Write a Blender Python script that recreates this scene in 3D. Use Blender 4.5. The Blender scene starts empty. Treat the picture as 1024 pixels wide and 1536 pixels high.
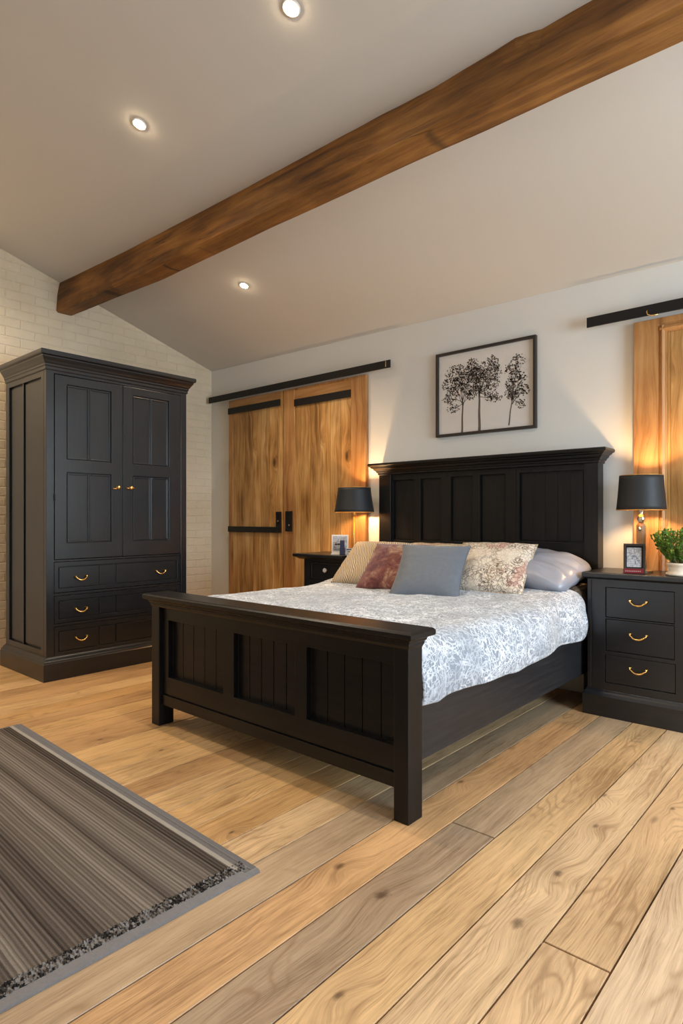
import bpy, bmesh, math, random
from mathutils import Vector, Matrix, noise
random.seed(7)
sc = bpy.context.scene
COL = sc.collection
PI = math.pi
R = math.radians

# ------------------------------------------------------------------ node helpers
class NT:
    def __init__(s, name):
        s.m = bpy.data.materials.new(name); s.m.use_nodes = True
        s.t = s.m.node_tree; s.n = s.t.nodes; s.b = s.n['Principled BSDF']
    def link(s, a, b): s.t.links.new(a, b)
    def put(s, sock, v):
        if isinstance(v, bpy.types.NodeSocket): s.link(v, sock)
        elif v is not None:
            if hasattr(sock, 'default_value'):
                try: sock.default_value = v
                except Exception: sock.default_value = (*v, 1) if len(v) == 3 else v
    def math(s, op, a, b=None, c=None, clamp=False):
        n = s.n.new('ShaderNodeMath'); n.operation = op; n.use_clamp = clamp
        s.put(n.inputs[0], a)
        if b is not None: s.put(n.inputs[1], b)
        if c is not None: s.put(n.inputs[2], c)
        return n.outputs[0]
    def mix(s, fac, a, b, blend='MIX'):
        n = s.n.new('ShaderNodeMix'); n.data_type = 'RGBA'; n.blend_type = blend
        s.put(n.inputs[0], fac); s.put(n.inputs[6], col4(a)); s.put(n.inputs[7], col4(b))
        return n.outputs[2]
    def ramp(s, f, stops, interp='LINEAR'):
        n = s.n.new('ShaderNodeValToRGB'); r = n.color_ramp; r.interpolation = interp
        while len(r.elements) < len(stops): r.elements.new(0.5)
        for e, (p, c) in zip(r.elements, stops):
            e.position = p; e.color = col4(c)
        s.put(n.inputs[0], f); return n.outputs[0]
    def obj(s):
        n = s.n.new('ShaderNodeTexCoord'); return n.outputs['Object']
    def sep(s, v):
        n = s.n.new('ShaderNodeSeparateXYZ'); s.link(v, n.inputs[0]); return n.outputs
    def comb(s, x, y, z):
        n = s.n.new('ShaderNodeCombineXYZ')
        for i, q in enumerate((x, y, z)): s.put(n.inputs[i], q)
        return n.outputs[0]
    def noise(s, v, scale=1, detail=4, rough=.5, dist=0, out='Fac'):
        n = s.n.new('ShaderNodeTexNoise'); s.put(n.inputs['Vector'], v)
        n.inputs['Scale'].default_value = scale; n.inputs['Detail'].default_value = detail
        n.inputs['Roughness'].default_value = rough; n.inputs['Distortion'].default_value = dist
        return n.outputs[out]
    def vor(s, v, scale=1, feature='F1', out='Distance', rnd=1):
        n = s.n.new('ShaderNodeTexVoronoi'); n.feature = feature; s.put(n.inputs['Vector'], v)
        n.inputs['Scale'].default_value = scale; n.inputs['Randomness'].default_value = rnd
        return n.outputs[out]
    def white(s, v, dim='3D'):
        n = s.n.new('ShaderNodeTexWhiteNoise'); n.noise_dimensions = dim
        s.put(n.inputs['W' if dim == '1D' else 'Vector'], v); return n.outputs['Value']
    def smooth(s, v, a, b, lo=0., hi=1.):
        n = s.n.new('ShaderNodeMapRange'); n.interpolation_type = 'SMOOTHSTEP'
        s.put(n.inputs[0], v)
        for i, q in enumerate((a, b, lo, hi)): n.inputs[i + 1].default_value = q
        return n.outputs[0]
    def bump(s, h, strength=.3, dist=.01):
        n = s.n.new('ShaderNodeBump'); n.inputs['Strength'].default_value = strength
        n.inputs['Distance'].default_value = dist; s.link(h, n.inputs['Height'])
        s.link(n.outputs[0], s.b.inputs['Normal'])
    def done(s, color=None, rough=None, metal=None, spec=None):
        s.put(s.b.inputs['Base Color'], col4(color) if color is not None else None)
        s.put(s.b.inputs['Roughness'], rough)
        s.put(s.b.inputs['Metallic'], metal)
        s.put(s.b.inputs['Specular IOR Level'], spec)
        return s.m

def col4(c):
    if isinstance(c, (tuple, list)) and len(c) == 3: return (*c, 1)
    return c
def srgb(r, g, b):
    f = lambda c: (c / 255 / 12.92) if c / 255 <= .04045 else ((c / 255 + .055) / 1.055) ** 2.4
    return (f(r), f(g), f(b), 1)

# ------------------------------------------------------------------ materials
def plain(name, c, rough=.5, metal=0., spec=.5, nz=0.06, scale=30, bump=0.0, sheen=0):
    k = NT(name); o = k.obj(); f = k.noise(o, scale, 4)
    c = col4(c); d = tuple(x * (1 - nz * 2) for x in c[:3]); e = tuple(min(1, x * (1 + nz * 2)) for x in c[:3])
    m = k.done(k.mix(f, d, e), rough, metal, spec)
    if bump: k.bump(f, bump, .002)
    if sheen: k.b.inputs['Sheen Weight'].default_value = sheen
    return m

def black_paint(name, c, rough, axis, spec=.5):
    k = NT(name); o = k.obj(); x, y, z = k.sep(o)
    s = {'x': (3, 60, 60), 'y': (60, 3, 60), 'z': (60, 60, 3)}[axis]
    v = k.comb(k.math('MULTIPLY', x, s[0]), k.math('MULTIPLY', y, s[1]), k.math('MULTIPLY', z, s[2]))
    g = k.noise(v, 1, 6, .6); big = k.noise(o, 3, 3)
    col = k.mix(k.smooth(g, .35, .75), [q * .75 for q in c], [q * 1.45 for q in c])
    k.done(col, k.math('ADD', k.math('MULTIPLY', big, .14), rough - .07), 0, spec)
    k.bump(g, .12, .001)
    return k.m

def wood(name, axis, cross, dark, mid, light, plank=None, knots=2.2, rough=.5, gscale=34, seamcol=None, knotdark=None, var=.3, off=0., checks=False):
    """grain runs along `axis`, varies along `cross`"""
    k = NT(name); o = k.obj(); S = dict(zip('xyz', k.sep(o)))
    L = S[axis]; A = S[cross]; B = S[[q for q in 'xyz' if q not in (axis, cross)][0]]
    if plank:
        pi = k.math('FLOOR', k.math('DIVIDE', k.math('ADD', A, off), plank)); seed = k.white(pi, '1D')
        sd = k.math('MULTIPLY', seed, 17.3)
    else: seed = None; sd = 0.0
    L2 = k.math('ADD', L, sd)
    w = k.noise(k.comb(k.math('MULTIPLY', A, 5), k.math('MULTIPLY', L2, 1.3), k.math('MULTIPLY', B, 5)), 1, 3)
    A1 = k.math('MULTIPLY_ADD', w, .16, A)
    kv = k.comb(k.math('MULTIPLY', A, knots * 2.6), k.math('MULTIPLY', L2, knots), k.math('MULTIPLY', B, .5))
    kd = k.vor(kv, 1); kc = k.sep(k.vor(kv, 1, out='Color'))[0]
    on = k.math('GREATER_THAN', kc, .5)
    near = k.math('MULTIPLY', k.smooth(kd, .0, .42, 1, 0), on)
    A2 = k.math('MULTIPLY_ADD', near, .06, A1)
    g = k.noise(k.comb(k.math('MULTIPLY', A2, gscale), k.math('MULTIPLY', L2, 1.1), k.math('MULTIPLY', B, gscale)), 1, 6, .62)
    f = k.noise(k.comb(k.math('MULTIPLY', A2, gscale * 7), k.math('MULTIPLY', L2, 9), k.math('MULTIPLY', B, gscale * 7)), 1, 3, .6)
    blot = k.noise(k.comb(k.math('MULTIPLY', A, 4), k.math('MULTIPLY', L2, 1.8), B), 1, 3)
    gg = k.math('ADD', k.math('MULTIPLY', g, .75), k.math('ADD', k.math('MULTIPLY', f, .2), k.math('MULTIPLY', k.math('SUBTRACT', blot, .5), .7)))
    col = k.ramp(gg, [(.28, dark), (.47, mid), (.68, light)])
    kn = k.math('MULTIPLY', k.smooth(kd, .06, .17, .9, 0), k.math('GREATER_THAN', kc, .5))
    col = k.mix(k.math('MULTIPLY', near, .35), col, dark)
    col = k.mix(kn, col, knotdark or [q * .25 for q in dark[:3]])
    if seed is not None:
        t = k.math('MULTIPLY_ADD', seed, var, 1 - var / 2)
        col = k.mix(1, col, k.comb(t, t, t), 'MULTIPLY')
        fr = k.math('FRACT', k.math('DIVIDE', k.math('ADD', A, off), plank))
        e = k.math('MINIMUM', fr, k.math('SUBTRACT', 1, fr))
        seam = k.smooth(e, 0, .0032 / plank, 1, 0)
        col = k.mix(k.math('MULTIPLY', seam, .75), col, seamcol or [q * .3 for q in dark[:3]])
    if checks:
        c = k.noise(k.comb(k.math('MULTIPLY', L, .9), k.math('MULTIPLY', S['z'], 16), 3.), 1, 2)
        ck = k.smooth(k.math('ABSOLUTE', k.math('SUBTRACT', c, .5)), 0, .012, 1, 0)
        msk = k.smooth(k.noise(k.comb(k.math('MULTIPLY', L, 1.5), 0., 7.), 1, 1), .5, .6)
        col = k.mix(k.math('MULTIPLY', k.math('MULTIPLY', ck, msk), .8), col, (.02, .01, .004, 1))
    k.done(col, k.math('MULTIPLY_ADD', g, .2, rough - .1), 0, .4)
    k.bump(k.math('ADD', gg, k.math('MULTIPLY', kn, -.5)), .25, .002)
    return k.m

def floor_mat():
    k = NT('oak_boards'); o = k.obj(); X, Y, Z = k.sep(o)
    at = k.n.new('ShaderNodeAttribute'); at.attribute_name = 'board'; tint = at.outputs['Color']; seed = at.outputs['Alpha']
    sd = k.math('MULTIPLY', seed, 31.7)
    L = k.math('ADD', Y, sd)
    w = k.noise(k.comb(k.math('MULTIPLY', X, 4), k.math('MULTIPLY', L, 1.1), sd), 1, 3)
    A = k.math('MULTIPLY_ADD', w, .08, X)
    # knots where the boards have them
    spots = [(-1.278, 1.452, .018), (-1.087, 1.424, .026), (-.743, 1.866, .017), (-.735, 1.564, .022), (-.933, 1.058, .016),
             (-1.304, 2.247, .016), (-.813, 2.513, .014), (-.755, 2.242, .014), (-1.964, 1.244, .013), (-.582, 2.567, .012),
             (-2.9, 1.5, .014), (-1.7, 1.36, .012), (-2.55, 1.62, .014)]
    near = None; core = None; ring = None
    for (x, y, r) in spots:
        dx = k.math('DIVIDE', k.math('SUBTRACT', X, x), r); dy = k.math('DIVIDE', k.math('SUBTRACT', Y, y), r * 1.7)
        d = k.math('SQRT', k.math('ADD', k.math('MULTIPLY', dx, dx), k.math('MULTIPLY', dy, dy)))
        n1 = k.smooth(d, 0, 5.5, 1, 0); c1 = k.smooth(k.math('MULTIPLY_ADD', k.noise(k.comb(k.math('MULTIPLY', X, 60), k.math('MULTIPLY', Y, 40), 0.), 1, 2), .8, k.math('SUBTRACT', d, .4)), .1, 1.0, 1, 0)
        if near is None: near, core = n1, c1
        else: near = k.math('MAXIMUM', near, n1); core = k.math('MAXIMUM', core, c1)
    kv = k.comb(k.math('MULTIPLY', X, 5), k.math('MULTIPLY', L, 1.6), sd)
    kd = k.vor(kv, 1); kc = k.sep(k.vor(kv, 1, out='Color'))[0]; on = k.math('GREATER_THAN', kc, .80)
    near = k.math('MAXIMUM', near, k.math('MULTIPLY', k.smooth(kd, 0, .5, 1, 0), on))
    core = k.math('MAXIMUM', core, k.math('MULTIPLY', k.smooth(kd, .03, .09, .8, 0), on))
    A2 = k.math('MULTIPLY_ADD', near, .045, A)
    g = k.noise(k.comb(k.math('MULTIPLY', A2, 55), k.math('MULTIPLY', L, 1.6), sd), 1, 7, .66)
    f = k.noise(k.comb(k.math('MULTIPLY', A2, 320), k.math('MULTIPLY', L, 9), sd), 1, 4, .7)
    # cathedral lines
    c = k.math('MULTIPLY', k.math('MULTIPLY_ADD', k.noise(k.comb(k.math('MULTIPLY', X, 7), k.math('MULTIPLY', L, 1.8), sd), 1, 2, .4), .42, k.math('MULTIPLY', A2, .9)), 210)
    ln = k.math('POWER', k.math('MULTIPLY_ADD', k.math('SINE', c), .5, .5), 4)
    patch = k.smooth(k.noise(k.comb(k.math('MULTIPLY', X, 8), k.math('MULTIPLY', L, 2.2), sd), 1, 3), .50, .66)
    ln = k.math('MULTIPLY', k.math('MULTIPLY', ln, patch), k.smooth(f, .3, .6))
    blot = k.noise(k.comb(k.math('MULTIPLY', X, 3), k.math('MULTIPLY', L, 1.4), sd), 1, 4)
    gg = k.math('ADD', k.math('MULTIPLY', g, .50), k.math('ADD', k.math('MULTIPLY', f, .50), k.math('MULTIPLY', k.math('SUBTRACT', blot, .5), .45)))
    v = k.ramp(gg, [(.34, (.50, .44, .38)), (.47, (.90, .885, .87)), (.62, (1.20, 1.20, 1.20))])
    col = k.mix(1, tint, v, 'MULTIPLY')
    col = k.mix(k.math('MULTIPLY', ln, .55), col, srgb(120, 82, 48))
    po = k.noise(k.comb(k.math('MULTIPLY', A2, 190), k.math('MULTIPLY', L, 5), k.math('ADD', sd, 4.)), 1, 3, .6)
    col = k.mix(k.math('MULTIPLY', k.smooth(po, .58, .70), .38), col, srgb(118, 80, 48))
    col = k.mix(k.math('MULTIPLY', near, .22), col, srgb(120, 85, 58))
    col = k.mix(k.math('MULTIPLY', core, .7), col, srgb(62, 38, 24))
    k.done(col, k.math('MULTIPLY_ADD', g, .16, .34), 0, .45)
    k.bump(k.math('SUBTRACT', gg, k.math('MULTIPLY', ln, .4)), .22, .002)
    return k.m

def brick_mat():
    k = NT('painted_brick'); o = k.obj(); X, Y, Z = k.sep(o)
    v = k.comb(Y, Z, 0.)
    wv = k.noise(v, 6, 3, out='Color')
    n = k.n.new('ShaderNodeVectorMath'); n.operation = 'MULTIPLY_ADD'; k.link(wv, n.inputs[0]); n.inputs[1].default_value = (.012, .012, 0); k.link(v, n.inputs[2])
    b = k.n.new('ShaderNodeTexBrick'); k.link(n.outputs[0], b.inputs['Vector'])
    b.inputs['Scale'].default_value = 1; b.inputs['Mortar Size'].default_value = .007; b.inputs['Mortar Smooth'].default_value = .7
    b.inputs['Brick Width'].default_value = .225; b.inputs['Row Height'].default_value = .075
    b.inputs['Color1'].default_value = (.2, .2, .2, 1); b.inputs['Color2'].default_value = (.8, .8, .8, 1); b.inputs['Mortar'].default_value = (.5, .5, .5, 1)
    fine = k.noise(v, 40, 5, .65); big = k.noise(v, 2.2, 4)
    col = k.ramp(big, [(.3, srgb(222, 202, 170)), (.7, srgb(236, 218, 190))])
    col = k.mix(k.math('MULTIPLY', k.smooth(fine, .5, .75), .4), col, srgb(236, 230, 216))
    bc = k.sep(b.outputs['Color'])[0]
    col = k.mix(k.math('MULTIPLY', bc, .16), col, srgb(182, 170, 150))
    k.done(col, .75, 0, .3)
    h = k.math('ADD', k.math('MULTIPLY', b.outputs['Fac'], -.8), k.math('ADD', k.math('MULTIPLY', fine, .8), k.math('MULTIPLY', k.noise(v, 12, 3), .8)))
    k.bump(h, .6, .008)
    return k.m

def plaster(name, c, var=.03, bump=.1):
    k = NT(name); o = k.obj(); a = k.noise(o, 1.1, 4); b = k.noise(o, 9, 4, .6)
    lo = [q * (1 - var) for q in c[:3]]; hi = [min(1, q * (1 + var)) for q in c[:3]]
    k.done(k.mix(a, lo, hi), .85, 0, .2); k.bump(k.math('ADD', a, k.math('MULTIPLY', b, .35)), bump, .02)
    return k.m

def duvet_mat():
    k = NT('swirl_cotton'); o = k.obj()
    def lines(scale, dist, width, det=2):  # contour lines of a noise
        f = k.noise(o, scale, det, .5, dist)
        q = k.math('ABSOLUTE', k.math('SUBTRACT', k.math('FRACT', k.math('MULTIPLY', f, 7)), .5))
        return k.smooth(q, 0, width, 1, 0)
    l1 = lines(7, 1.6, .16); l2 = lines(14, 1.2, .17); l3 = lines(4, 2.4, .12)
    vv = k.vor(o, 22, 'DISTANCE_TO_EDGE'); l4 = k.smooth(vv, .0, .06, .8, 0)
    l = k.math('MAXIMUM', k.math('MAXIMUM', l1, l2), k.math('MAXIMUM', l3, l4))
    m = k.smooth(k.noise(o, 5, 4, .6), .3, .65, .35, 1)
    base = k.mix(k.noise(o, 7, 4, .6), srgb(116, 124, 138), srgb(160, 168, 180))
    col = k.mix(k.math('MULTIPLY', l, m), base, srgb(230, 236, 244))
    fib = k.noise(o, 500, 2)
    k.done(col, .8, 0, .25); k.b.inputs['Sheen Weight'].default_value = .15
    k.bump(k.math('ADD', l, k.math('MULTIPLY', fib, .4)), .12, .0015)
    return k.m

def wavy_mat():
    k = NT('quilted_beige'); o = k.obj(); x, y, z = k.sep(o)
    n = k.noise(o, 9, 3)
    p = k.math('ADD', k.math('MULTIPLY', k.math('ADD', x, k.math('MULTIPLY', y, .5)), 420), k.math('MULTIPLY', n, 22))
    s = k.math('MULTIPLY_ADD', k.math('SINE', p), .5, .5)
    col = k.mix(k.smooth(s, .0, .6), srgb(134, 112, 90), srgb(216, 196, 166))
    k.done(col, .8, 0, .2); k.bump(s, .6, .006)
    return k.m
def floral_mat(name='floral_print', a=srgb(216, 204, 188), b=srgb(96, 82, 72)):
    k = NT(name); o = k.obj()
    f = k.noise(o, 14, 3, .5, 1.6)
    q = k.math('ABSOLUTE', k.math('SUBTRACT', k.math('FRACT', k.math('MULTIPLY', f, 6)), .5))
    l = k.smooth(q, .02, .2, 1, 0)
    v = k.smooth(k.vor(o, 34, 'DISTANCE_TO_EDGE'), 0, .1, .8, 0)
    m = k.smooth(k.noise(o, 5, 3), .38, .55, .25, 1)
    col = k.mix(k.math('MULTIPLY', k.math('MAXIMUM', l, v), m), a, b)
    pk = k.smooth(k.noise(o, 7, 2), .6, .72, 0, .55)
    col = k.mix(pk, col, srgb(172, 120, 110))
    k.done(col, .75, 0, .3); k.bump(l, .15, .002); return k.m
def velvet_mat():
    k = NT('mottled_velvet'); o = k.obj(); n = k.noise(o, 11, 7, .7, .5); f = k.noise(o, 160, 3)
    col = k.ramp(n, [(.32, srgb(58, 24, 27)), (.45, srgb(100, 48, 48)), (.54, srgb(124, 76, 66)), (.64, srgb(160, 132, 108))])
    k.done(col, .7, 0, .2); k.b.inputs['Sheen Weight'].default_value = .4; k.bump(f, .2, .002); return k.m
def linen_mat(name, c, s=260):
    k = NT(name); o = k.obj(); f = k.noise(o, s, 3, .6); g = k.noise(o, 45, 4, .6)
    col = k.mix(k.math('ADD', k.math('MULTIPLY', f, .6), k.math('MULTIPLY', g, .4)), [q * .62 for q in c[:3]], [q * 1.3 for q in c[:3]])
    k.done(col, .65, 0, .35); k.b.inputs['Sheen Weight'].default_value = .3; k.bump(k.math('ADD', f, g), .35, .002); return k.m
def rug_mat():
    k = NT('rug_weave'); o = k.obj(); x, y, z = k.sep(o)
    wob = k.noise(k.comb(k.math('MULTIPLY', x, 2.5), k.math('MULTIPLY', y, 6), 0.), 1, 2)
    yy = k.math('MULTIPLY_ADD', wob, .010, y)
    wide = k.noise(k.comb(0.3, k.math('MULTIPLY', yy, 15), 0.), 1, 2, .5)
    st = k.noise(k.comb(0.3, k.math('MULTIPLY', yy, 95), 0.), 1, 3, .7)
    thin = k.math('MULTIPLY_ADD', k.math('SINE', k.math('MULTIPLY', yy, 2 * PI / .0125)), .5, .5)
    rib = k.math('MULTIPLY_ADD', k.math('SINE', k.math('MULTIPLY', x, 2 * PI / .007)), .5, .5)
    v = k.math('ADD', k.math('MULTIPLY', k.smooth(wide, .35, .65), .26), k.math('ADD', k.math('MULTIPLY', st, .62), k.math('MULTIPLY', thin, .16)))
    v = k.math('MULTIPLY_ADD', k.noise(o, 380, 2), .24, k.math('SUBTRACT', v, .12))
    col = k.ramp(v, [(.24, srgb(40, 35, 32)), (.42, srgb(78, 70, 64)), (.58, srgb(106, 97, 90)), (.80, srgb(146, 137, 128))])
    k.done(col, .92, 0, .1)
    k.bump(k.math('ADD', k.math('MULTIPLY', thin, .6), k.math('MULTIPLY', rib, .5)), .6, .003); return k.m
def rug_end_mat():
    k = NT('rug_knotted_end'); o = k.obj(); c = k.vor(o, 95, out='Color'); v = k.sep(c)[0]
    col = k.ramp(v, [(.3, srgb(44, 41, 40)), (.5, srgb(98, 92, 88)), (.8, srgb(132, 128, 126))])
    k.done(col, .95, 0, .1); k.bump(v, .7, .004); return k.m

def emit(name, c, s):
    k = NT(name); o = k.obj(); f = k.noise(o, 5, 1)
    k.done((.9, .9, .9, 1), .4)
    k.b.inputs['Emission Color'].default_value = col4(c); k.b.inputs['Emission Strength'].default_value = s
    return k.m

M = {}
M['floor'] = floor_mat()
M['brick'] = brick_mat()
M['wall'] = plaster('wall_paint', srgb(222, 219, 212), .015, .05)
M['ceiling'] = plaster('ceiling_plaster', srgb(205, 201, 194), .03, .28)
M['bk_z'] = black_paint('black_paint_upright', srgb(17, 19, 23), .31, 'z', .72)
M['bk_x'] = black_paint('black_paint_cross', srgb(17, 19, 23), .31, 'x', .72)
M['bk_y'] = black_paint('black_paint_long', srgb(17, 19, 23), .31, 'y', .72)
M['bd_z'] = black_paint('bed_stain_upright', srgb(19, 18, 18), .34, 'z', .28)
M['bd_x'] = black_paint('bed_stain_cross', srgb(19, 18, 18), .34, 'x', .28)
M['bd_y'] = black_paint('bed_stain_long', srgb(34, 34, 37), .42, 'y', .4)
DW = (srgb(132, 90, 44), srgb(188, 140, 80), srgb(222, 180, 120))
M['door_z'] = wood('pine_boards', 'z', 'x', *DW, plank=.118, knots=2.6, rough=.55, var=.28, off=.03)
M['door_stile'] = wood('pine_stile', 'z', 'x', srgb(124, 80, 40), srgb(168, 118, 66), srgb(192, 144, 90), knots=1.6, rough=.5)
M['door_x'] = wood('pine_rail', 'x', 'z', srgb(124, 80, 40), srgb(168, 118, 66), srgb(192, 144, 90), knots=1.6, rough=.5)
M['beam'] = wood('aged_oak', 'x', 'z', srgb(70, 42, 14), srgb(122, 80, 33), srgb(160, 112, 54), knots=2.2, rough=.65, gscale=22, checks=True)
M['iron'] = plain('black_iron', srgb(30, 28, 27), .5, .4, .5)
M['brass'] = plain('brass', srgb(240, 196, 120), .25, 1, .5, .04)
M['nickel'] = plain('polished_nickel', srgb(215, 205, 190), .18, 1)
M['shade'] = plain('black_shade_cloth', srgb(34, 35, 37), .55, 0, .4, .05, 300, .1)
M['shade_in'] = plain('gold_lining', srgb(214, 160, 82), .35, .6)
M['bulb'] = emit('lit_bulb', (1, .64, .32), 560)
M['lampwood'] = wood('lamp_stem_wood', 'z', 'x', srgb(110, 84, 56), srgb(160, 128, 92), srgb(196, 168, 130), knots=5, rough=.5)
M['lens'] = emit('lit_lens', (1, .80, .52), 260)
M['bezel'] = plain('white_bezel', srgb(225, 218, 208), .4)
M['duvet'] = duvet_mat()
M['wavy'] = wavy_mat()
M['floral'] = floral_mat()
M['cream'] = floral_mat('cream_print', srgb(208, 190, 164), srgb(138, 116, 92))
M['velvet'] = velvet_mat()
M['greylinen'] = linen_mat('grey_linen', srgb(98, 105, 116))
M['satin'] = plain('silver_satin', srgb(136, 141, 155), .36, 0, .7, .03, 8)
M['sheet'] = floral_mat('brown_sheet', srgb(112, 94, 76), srgb(52, 42, 34))
M['rug'] = rug_mat(); M['rug_end'] = rug_end_mat()
M['rug_bind'] = linen_mat('rug_binding', srgb(112, 108, 108), 200)
M['rug_line'] = linen_mat('rug_pale_line', srgb(150, 142, 130), 200)
M['rug_edge'] = linen_mat('rug_dark_edge', srgb(88, 82, 80), 200)
M['paper'] = plain('print_paper', srgb(222, 214, 204), .7, 0, .3, .015, 4)
M['ink'] = plain('brown_ink', srgb(92, 80, 70), .8)
M['ink2'] = plain('brown_ink_trunk', srgb(102, 92, 82), .8)
M['frame'] = plain('dark_frame_wood', srgb(46, 38, 34), .45)
M['card'] = plain('white_card', srgb(225, 224, 220), .5)
M['greyprint'] = floral_mat('grey_print', srgb(190, 192, 198), srgb(120, 122, 130))
M['navy'] = plain('navy_print', srgb(38, 44, 78), .5)
M['red'] = plain('dark_red_card', srgb(120, 22, 30), .45)
M['pot'] = plain('glazed_pot', srgb(226, 216, 200), .25, 0, .5, .1, 20, .1)
M['leaf'] = None
k = NT('boxwood_leaf'); f = k.noise(k.obj(), 30, 3)
M['leaf'] = k.done(k.ramp(f, [(.3, srgb(32, 66, 22)), (.5, srgb(74, 120, 36)), (.7, srgb(140, 170, 62))]), .45, 0, .4)
M['stem'] = plain('green_stem', srgb(90, 96, 48), .6)
M['soil'] = plain('potting_soil', srgb(48, 36, 28), .9)
M['white'] = plain('white_window_paint', srgb(230, 230, 228), .4)
M['crystal'] = plain('crystal_knob', srgb(225, 225, 228), .12, .3, .8, .03)
k = NT('window_glass'); k.obj(); k.b.inputs['Transmission Weight'].default_value = 1; k.b.inputs['IOR'].default_value = 1.45
M['glass'] = k.done((1, 1, 1, 1), 0.)

# ------------------------------------------------------------------ object helpers
def worig(p):
    v = Vector((0, 0, 0))
    while p is not None: v = v + p.location; p = p.parent
    return v
def obj(name, bm, mat, parent=None, origin=None, smooth=False, bevel=0, seg=2, mats=None):
    """bm holds world coordinates; linked as ONE mesh object below `parent`"""
    o0 = worig(parent) if parent is not None else Vector(origin or (0, 0, 0))
    bmesh.ops.translate(bm, verts=bm.verts, vec=-o0)
    bmesh.ops.recalc_face_normals(bm, faces=bm.faces)
    me = bpy.data.meshes.new(name); bm.to_mesh(me); bm.free()
    for m in (mats or [mat]): me.materials.append(m)
    if smooth:
        for p in me.polygons: p.use_smooth = True
    o = bpy.data.objects.new(name, me); COL.objects.link(o)
    if parent is not None: o.parent = parent
    else: o.location = o0
    if bevel:
        b = o.modifiers.new('bevel', 'BEVEL'); b.width = bevel; b.segments = seg; b.limit_method = 'ANGLE'; b.angle_limit = R(50)
    return o
def tag(o, label, cat, group=None):
    o['label'] = label; o['category'] = cat
    if group: o['group'] = group
    return o
def thing(name, loc, label, cat, group=None):
    o = bpy.data.objects.new(name, None); COL.objects.link(o); o.location = loc; o.empty_display_size = .1
    return tag(o, label, cat, group)
def struct(o): o['kind'] = 'structure'; return o

def box(bm, x0, x1, y0, y1, z0, z1):
    v = [bm.verts.new((x, y, z)) for x in (x0, x1) for y in (y0, y1) for z in (z0, z1)]
    for f in ((0, 1, 3, 2), (4, 6, 7, 5), (0, 4, 5, 1), (2, 3, 7, 6), (0, 2, 6, 4), (1, 5, 7, 3)):
        bm.faces.new([v[i] for i in f])
def nb(): return bmesh.new()
def BX(*a):
    b = nb(); box(b, *a); return b
def loft(bm, rings, close=True, cap=True):
    rs = [[bm.verts.new(p) for p in r] for r in rings]; n = len(rs[0])
    for a, b in zip(rs, rs[1:]):
        for i in range(n if close else n - 1):
            j = (i + 1) % n; bm.faces.new((a[i], a[j], b[j], b[i]))
    if cap: bm.faces.new(rs[0][::-1]); bm.faces.new(rs[-1])
def lathe(bm, cx, cy, prof, n=32, cap=True):
    loft(bm, [[(cx + r * math.cos(2 * PI * i / n), cy + r * math.sin(2 * PI * i / n), z) for i in range(n)] for r, z in prof], True, cap)
def tube(bm, pts, rad, n=8):
    pts = [Vector(p) for p in pts]; rings = []; up = None
    for i, p in enumerate(pts):
        t = (pts[min(i + 1, len(pts) - 1)] - pts[max(i - 1, 0)]).normalized()
        if up is None:
            up = Vector((0, 0, 1)) if abs(t.z) < .9 else Vector((1, 0, 0))
        a = (up - t * up.dot(t)).normalized(); b = t.cross(a); up = a
        r = rad[i] if isinstance(rad, (list, tuple)) else rad
        rings.append([p + a * (r * math.cos(2 * PI * j / n)) + b * (r * math.sin(2 * PI * j / n)) for j in range(n)])
    loft(bm, rings)
def moulding(bm, x0, x1, y0, y1, prof, sides='xXyY'):
    """stack of rectangles (offset, z): a mitred profile round a box; `sides` lists the sides that grow"""
    rings = []
    for o, z in prof:
        a = x0 - (o if 'x' in sides else 0); b = x1 + (o if 'X' in sides else 0)
        c = y0 - (o if 'y' in sides else 0); d = y1 + (o if 'Y' in sides else 0)
        rings.append([(a, c, z), (b, c, z), (b, d, z), (a, d, z)])
    loft(bm, rings)
def relief(bm, F, u0, u1, v0, v1, T, rects):
    """a board whose front has rectangular recesses/raises: rects (u0,u1,v0,v1,depth); F maps (u,v,d) to the world"""
    rnd = lambda q: round(q, 5)
    U = sorted({rnd(u0), rnd(u1)} | {rnd(min(max(q, u0), u1)) for r in rects for q in r[:2]})
    V = sorted({rnd(v0), rnd(v1)} | {rnd(min(max(q, v0), v1)) for r in rects for q in r[2:4]})
    D = [[0.0] * (len(V) - 1) for _ in range(len(U) - 1)]
    for i in range(len(U) - 1):
        for j in range(len(V) - 1):
            cu = (U[i] + U[i + 1]) / 2; cv = (V[j] + V[j + 1]) / 2
            for r in rects:
                if r[0] < cu < r[1] and r[2] < cv < r[3]: D[i][j] = r[4]
    cache = {}
    def vt(u, v, d):
        key = (rnd(u), rnd(v), rnd(d))
        if key not in cache: cache[key] = bm.verts.new(F(u, v, d))
        return cache[key]
    def quad(*p):
        vs = [vt(*q) for q in p]
        try: bm.faces.new(vs)
        except ValueError: pass
    nu, nv = len(U) - 1, len(V) - 1
    for i in range(nu):
        for j in range(nv):
            a, b, c, e, d = U[i], U[i + 1], V[j], V[j + 1], D[i][j]
            quad((a, c, d), (b, c, d), (b, e, d), (a, e, d))
            quad((a, c, -T), (a, e, -T), (b, e, -T), (b, c, -T))
            for (ii, jj, p, q) in ((i + 1, j, (b, c), (b, e)), (i, j + 1, (b, e), (a, e))):
                d2 = D[ii][jj] if ii < nu and jj < nv else -T
                if abs(d2 - d) > 1e-6: quad((*p, d), (*p, d2), (*q, d2), (*q, d))
            if i == 0: quad((a, c, d), (a, e, d), (a, e, -T), (a, c, -T))
            if j == 0: quad((a, c, d), (a, c, -T), (b, c, -T), (b, c, d))
FY = lambda y: (lambda u, v, d: (u, y - d, v))       # board facing -Y (towards the camera side)
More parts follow.
